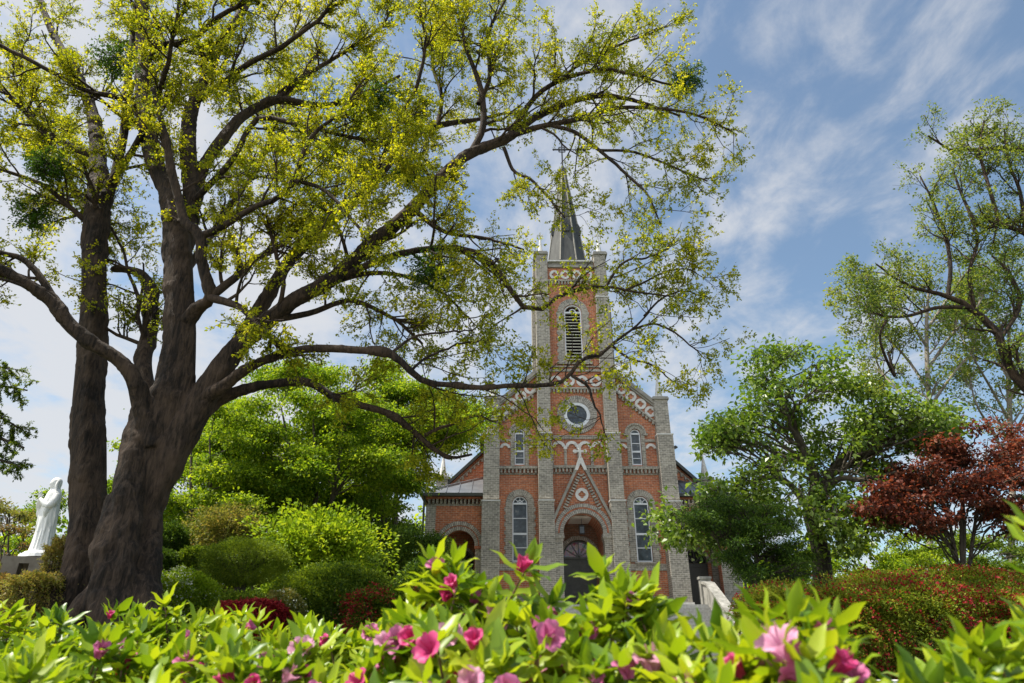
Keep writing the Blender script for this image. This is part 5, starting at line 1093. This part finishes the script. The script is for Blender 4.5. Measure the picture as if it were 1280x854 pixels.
    bs = MB(); pyramid(bs, 0, 0, -.02, .05, .37, .35, 20); pyramid(bs, 0, 0, .05, .1, .33, .27, 20); bs.build('round_base', M['marble'], o)
    o.rotation_euler = (Matrix.Rotation(math.radians(-3), 4, 'Y') @ Matrix.Rotation(ang, 4, 'Z')).to_euler()
    # stone table that carries it
    t = empty('stone_pedestal', (c[0], 14.0, float(ground_z(c[0], 14)) - .1), math.radians(12), 'tan grey stone table pedestal under the white statue', 'pedestal')
    z1 = c[2] - t.location.z - .03
    b = MB(); b.box(-.48, .48, -.4, .4, z1 - .13, z1); b.build('table_slab', M['pedestal'], t)
    for x in (-.36, .1):
        for y in (-.3, .3): q = MB(); q.box(x - .08, x + .2, y - .1, y + .1, z1 - .45, z1 - .13); q.build('leg', M['pedestal'], t)
    b = MB(); b.box(-.5, .5, -.42, .42, z1 - .6, z1 - .45); b.box(-.75, .7, -.6, .6, -.1, z1 - .6); b.build('lower_block', M['pedestal'], t)
statue()

# ------------------------------------------------------------------ foreground azaleas
LEAF_S = np.array([0, .22, .5, .78, 1.0]); LEAF_W = np.array([0, .115, .15, .095, 0])
def azalea_leaves(P, A, U, Lg, curl, g):
    """lance-shaped leaves folded along the midrib: P base, A axis, U upper side"""
    A = unit(A); B = unit(np.cross(A, U)); Nn = np.cross(B, A); n = len(P); Lg = Lg[:, None]; W_ = (.85 + .35 * g.random((n, 1)))
    cols = [P]
    def pt(s, w): return P + A * Lg * (s * (1 - .12 * np.abs(curl[:, None]) * s)) + B * Lg * w * W_ + Nn * Lg * (np.abs(w) * .38 - curl[:, None] * s * s * .5 + .05 * math.sin(s * 9))
    for s, w in zip(LEAF_S[1:-1], LEAF_W[1:-1]): cols += [pt(s, w), pt(s, 0), pt(s, -w)]
    cols.append(pt(1.0, 0)); V = np.stack(cols, 1).reshape(-1, 3)
    F = np.array([(0, 2, 1), (0, 3, 2), (1, 2, 5), (1, 5, 4), (2, 3, 6), (2, 6, 5), (4, 5, 8), (4, 8, 7), (5, 6, 9), (5, 9, 8), (7, 8, 10), (8, 9, 10)])
    Fa = (np.arange(n) * 11)[:, None, None] + F[None]
    return npmesh('leaves', V, Fa, 3, np.repeat(g.random(n), 12), smooth=True)
def petal_mat(name, a, b):
    m, N, L, B = newmat(name); tc = N.new('ShaderNodeTexCoord'); n = noise(N, L, 60, 3, tc.outputs['Object']); r = ramp(N, L, n.outputs[0], [(.3, a), (.7, b)])
    L.new(r.outputs[0], B.inputs['Base Color']); B.inputs['Roughness'].default_value = .55; t = N.new('ShaderNodeBsdfTranslucent'); L.new(r.outputs[0], t.inputs[0])
    mx = N.new('ShaderNodeMixShader'); mx.inputs[0].default_value = .4; L.new(B.outputs[0], mx.inputs[1]); L.new(t.outputs[0], mx.inputs[2]); L.new(mx.outputs[0], N['Material Output'].inputs['Surface']); return m
PET = [petal_mat('magenta_petal', (.52, .03, .16), (.70, .07, .26)), petal_mat('pink_petal', (.5, .09, .27), (.66, .2, .4)), petal_mat('pale_pink_petal', (.6, .22, .4), (.75, .4, .55))]
def flower_mesh(seed, openness, mat):
    g = np.random.default_rng(seed); vs, fs = [], []
    for k in range(5):
        a0 = k * 2 * PI / 5 + g.normal() * .08; ns, nt = 6, 5; off = len(vs)
        for i in range(ns):
            s = i / (ns - 1)
            r = .004 + .030 * openness * s ** 1.25; z = .034 * math.sin(s * 1.9) / math.sin(1.9) * (1.15 - openness * .35); hw = (.35 + .55 * math.sin(PI * min(s * .62 + .12, 1))) * .018 * (1 if s < .9 else .62)
            for j in range(nt):
                t = (j / (nt - 1) - .5) * 2; x = r; y = hw * t; zz = z + .004 * t * t * s + .0018 * math.sin(9 * t + seed + k) * s
                vs.append((x * math.cos(a0) - y * math.sin(a0), x * math.sin(a0) + y * math.cos(a0), zz))
        for i in range(ns - 1):
            for j in range(nt - 1): q = off + i * nt + j; fs.append((q, q + 1, q + nt + 1, q + nt))
    for k in range(6):
        a = g.random() * 6.28; P = np.array([[0, 0, .005], [.003 * math.cos(a), .003 * math.sin(a), .03], [.009 * math.cos(a), .009 * math.sin(a), .045 + .008 * g.random()]]); v, f = tubes(P[None], np.array([[.0007, .0006, .0009]]), 4); off = len(vs); vs += v.tolist(); fs += (f + off).reshape(-1, 4).tolist()
    me = bpy.data.meshes.new('flower'); me.from_pydata(vs, [], fs); me.polygons.foreach_set('use_smooth', np.ones(len(fs), dtype=bool)); me.materials.append(mat); me.update(); return me
FLOW = [flower_mesh(i, [1.0, .8, .55, .95][i % 4], PET[[0, 1, 0, 2, 1, 1][i % 6]]) for i in range(12)]
def azalea(x, top, Y, r, label, seed, nsp=None, fl=6, rz=.3, ry=None, leaf=.056, upr=.6, fills=1.0, flpx=None, pale=False):
    """azalea shrub: stems from the ground, whorls of leaves at every tip, flowers"""
    g = np.random.default_rng(seed); tp, m = at(x, top, Y); c = tp - np.array([0, 0, rz]); ry = ry or r
    gz = float(ground_z(c[0], Y)); o = empty('azalea_bush', (c[0], Y, gz), 0, label, 'azalea', 'flowering azaleas close in front of the camera')
    n = nsp or int(r * ry * 900 + 16)
    d = rdir(n * 3, g); d = d[d[:, 2] > -.35][:n]; n = len(d)
    rad = (.72 + .3 * g.random((n, 1))); tips = c + d * rad * np.array([r, ry, rz]); tips[:, 2] += g.normal(size=n) * .012
    dirs = unit(d * np.array([.55, .55, .3]) + np.array([0, 0, upr]) + g.normal(size=(n, 3)) * .15)
    # stems
    B0 = np.array([c[0], Y, gz]) + g.normal(size=(n, 3)) * np.array([.05, .05, 0]); mid = tips - dirs * .12; low = (B0 * .45 + mid * .55) + g.normal(size=(n, 3)) * .02
    stems = np.stack([B0, low, mid, tips], 1); me = tube_mesh('stems', [(stems, np.tile(np.array([.005, .004, .0024, .0014]), (n, 1)), 4)]); link('stems', me, M['twig'], o, True)
    Ps, As, Us, Ls, Cs = [], [], [], [], []
    for w, (back, cnt, el, sz) in enumerate(((0, 3, 68, .75), (.006, 5, 40, 1.0), (.02, 5, 22, 1.0), (.045, 4, 8, .95), (.08, 4, 0, .85))):
        cn = int(cnt); k = np.repeat(np.arange(n), cn); ph = (np.tile(np.arange(cn), n) * 2 * PI / cn + np.repeat(g.random(n) * 6.28 + w * 1.1, cn)) + g.normal(size=n * cn) * .25
        D = dirs[k]; e1 = unit(np.cross(D, np.array([.31, .2, .93]) + 0 * D + np.array([.5, 0, 0]))); e2 = np.cross(D, e1); rd = e1 * np.cos(ph)[:, None] + e2 * np.sin(ph)[:, None]
        e = np.radians(el + g.normal(size=n * cn) * 12)[:, None]
        Ps.append(tips[k] - D * back); As.append(rd * np.cos(e) + D * np.sin(e)); Us.append(D * np.cos(e) - rd * np.sin(e)); Ls.append(leaf * sz * (.7 + .55 * g.random(n * cn))); Cs.append(g.normal(size=n * cn) * .25 + .28)
    nf = int(n * 6 * fills); q = c + rdir(nf, g) * np.array([r, ry, rz]) * (.8 * g.random((nf, 1)) ** .5); q[:, 2] -= .04
    Ps.append(q); As.append(rdir(nf, g) + np.array([0, 0, .3])); Us.append(rdir(nf, g) * .5 + np.array([0, 0, 1])); Ls.append(leaf * (.7 + .4 * g.random(nf))); Cs.append(g.normal(size=nf) * .3 + .2)
    me = azalea_leaves(*[np.concatenate(v) for v in (Ps, As, Us, Ls, Cs)], g); link('leaves', me, LM['azalea'], o, True)
    pts = []
    if flpx:
        for (fx, fy, fY) in flpx: pts.append((at(fx, fy, fY)[0], unit(np.array([g.normal() * .5, -.7, .5 + g.normal() * .2]))))
    cand = np.where(d[:, 1] < .35)[0]
    fl = int(fl * 3.6)
    if fl and len(cand):
        for i in g.choice(cand, min(fl, len(cand)), replace=False): pts.append((tips[i] - dirs[i] * .035 + d[i] * .026 + np.array([0, -.018, 0]), unit(d[i] * .6 + g.normal(size=3) * .35 + np.array([0, -.5, .25]))))
    for P, D in pts:
        f = bpy.data.objects.new('flower', FLOW[int(g.integers(0, 12))]); COL.objects.link(f); f.parent = o
        f.location = Vector(P - np.array(o.location)); f.rotation_euler = Vector(D).to_track_quat('Z', 'Y').to_euler(); f.scale = [float(g.uniform(.42, .64))] * 3
    return o
AZ = [  # px x, top row, distance, radius m, ry, rz, sprigs, flowers, label
 (15, 757, 1.95, .40, .3, .3, 150, 3, 'azalea bush at the left edge of the hedge with hardly any flowers'),
 (112, 740, 1.7, .17, .2, .3, 60, 2, 'azalea bush with one tall leafy shoot in front of the zelkova trunk'),
 (180, 764, 1.9, .26, .25, .3, 90, 3, 'leafy azalea bush right below the zelkova roots'),
 (232, 745, 1.75, .13, .2, .3, 46, 2, 'azalea bush with a raised green shoot just right of the zelkova base'),
 (300, 776, 1.85, .26, .25, .3, 90, 7, 'azalea bush with pink flowers below the crimson mound'),
 (385, 764, 1.7, .26, .25, .3, 90, 7, 'azalea bush with pink flowers below the clipped hedge'),
 (470, 774, 1.65, .2, .25, .3, 70, 6, 'azalea bush filling the dip left of the tall centre shoots'),
 (60, 795, 1.15, .3, .22, .25, 120, 3, 'large-leaved azalea bush in the bottom left corner of the picture'),
 (215, 800, 1.15, .26, .22, .25, 100, 5, 'azalea bush at the bottom edge below the zelkova'),
 (345, 800, 1.1, .24, .22, .25, 90, 8, 'azalea bush with many pale pink flowers at the bottom edge left of centre'),
 (470, 790, 1.1, .2, .2, .25, 80, 9, 'azalea bush crowded with pink flowers at the bottom left of centre'),
 (566, 690, 1.08, .085, .12, .2, 26, 3, 'tall azalea shoots in front of the left church wing'),
 (640, 712, 1.12, .095, .12, .2, 28, 5, 'azalea with pink flowers in front of the tall left church window'),
 (600, 758, 1.0, .2, .2, .22, 80, 12, 'azalea bush crowded with pink flowers below the centre shoots'),
 (765, 712, 1.02, .1, .12, .2, 26, 1, 'tall flowerless azalea shoots in front of the church door'),
 (800, 690, .98, .035, .05, .2, 6, 0, 'single tall azalea shoot in front of the right tower buttress'),
 (705, 775, .95, .17, .18, .22, 56, 7, 'azalea bush low in front of the church steps'),
 (835, 800, .86, .12, .14, .2, 40, 6, 'azalea bush with magenta flowers below the right corner pier'),
 (955, 735, .74, .055, .08, .16, 12, 1, 'large-leaved azalea shoots close to the camera below the stair wall'),
 (915, 800, .72, .09, .1, .16, 26, 4, 'azalea bush with dark pink flowers close below the stair wall'),
 (1050, 762, .76, .075, .1, .16, 20, 3, 'azalea shoots with magenta flowers in front of the green bank azalea'),
 (990, 822, .66, .1, .1, .14, 28, 5, 'nearest azalea clump with deep pink flowers at the bottom edge'),
 (1235, 748, .86, .08, .12, .18, 24, 2, 'azalea bush with pale pink flowers near the right edge'),
 (1290, 748, .9, .09, .14, .18, 28, 1, 'azalea bush cut by the right picture edge'),
 (1215, 800, .74, .09, .1, .16, 28, 0, 'flowerless azalea clump in the bottom right corner'),
 (1300, 645, .66, .03, .05, .16, 7, 0, 'azalea shoot reaching in at the right edge above the others'),
]
for k, (x, top, Y, r, ry, rz, nsp, fl, lab) in enumerate(AZ): azalea(x, top, Y, r, lab, 200 + k, nsp, fl, rz, ry, leaf=.048 if Y < .8 else .056)
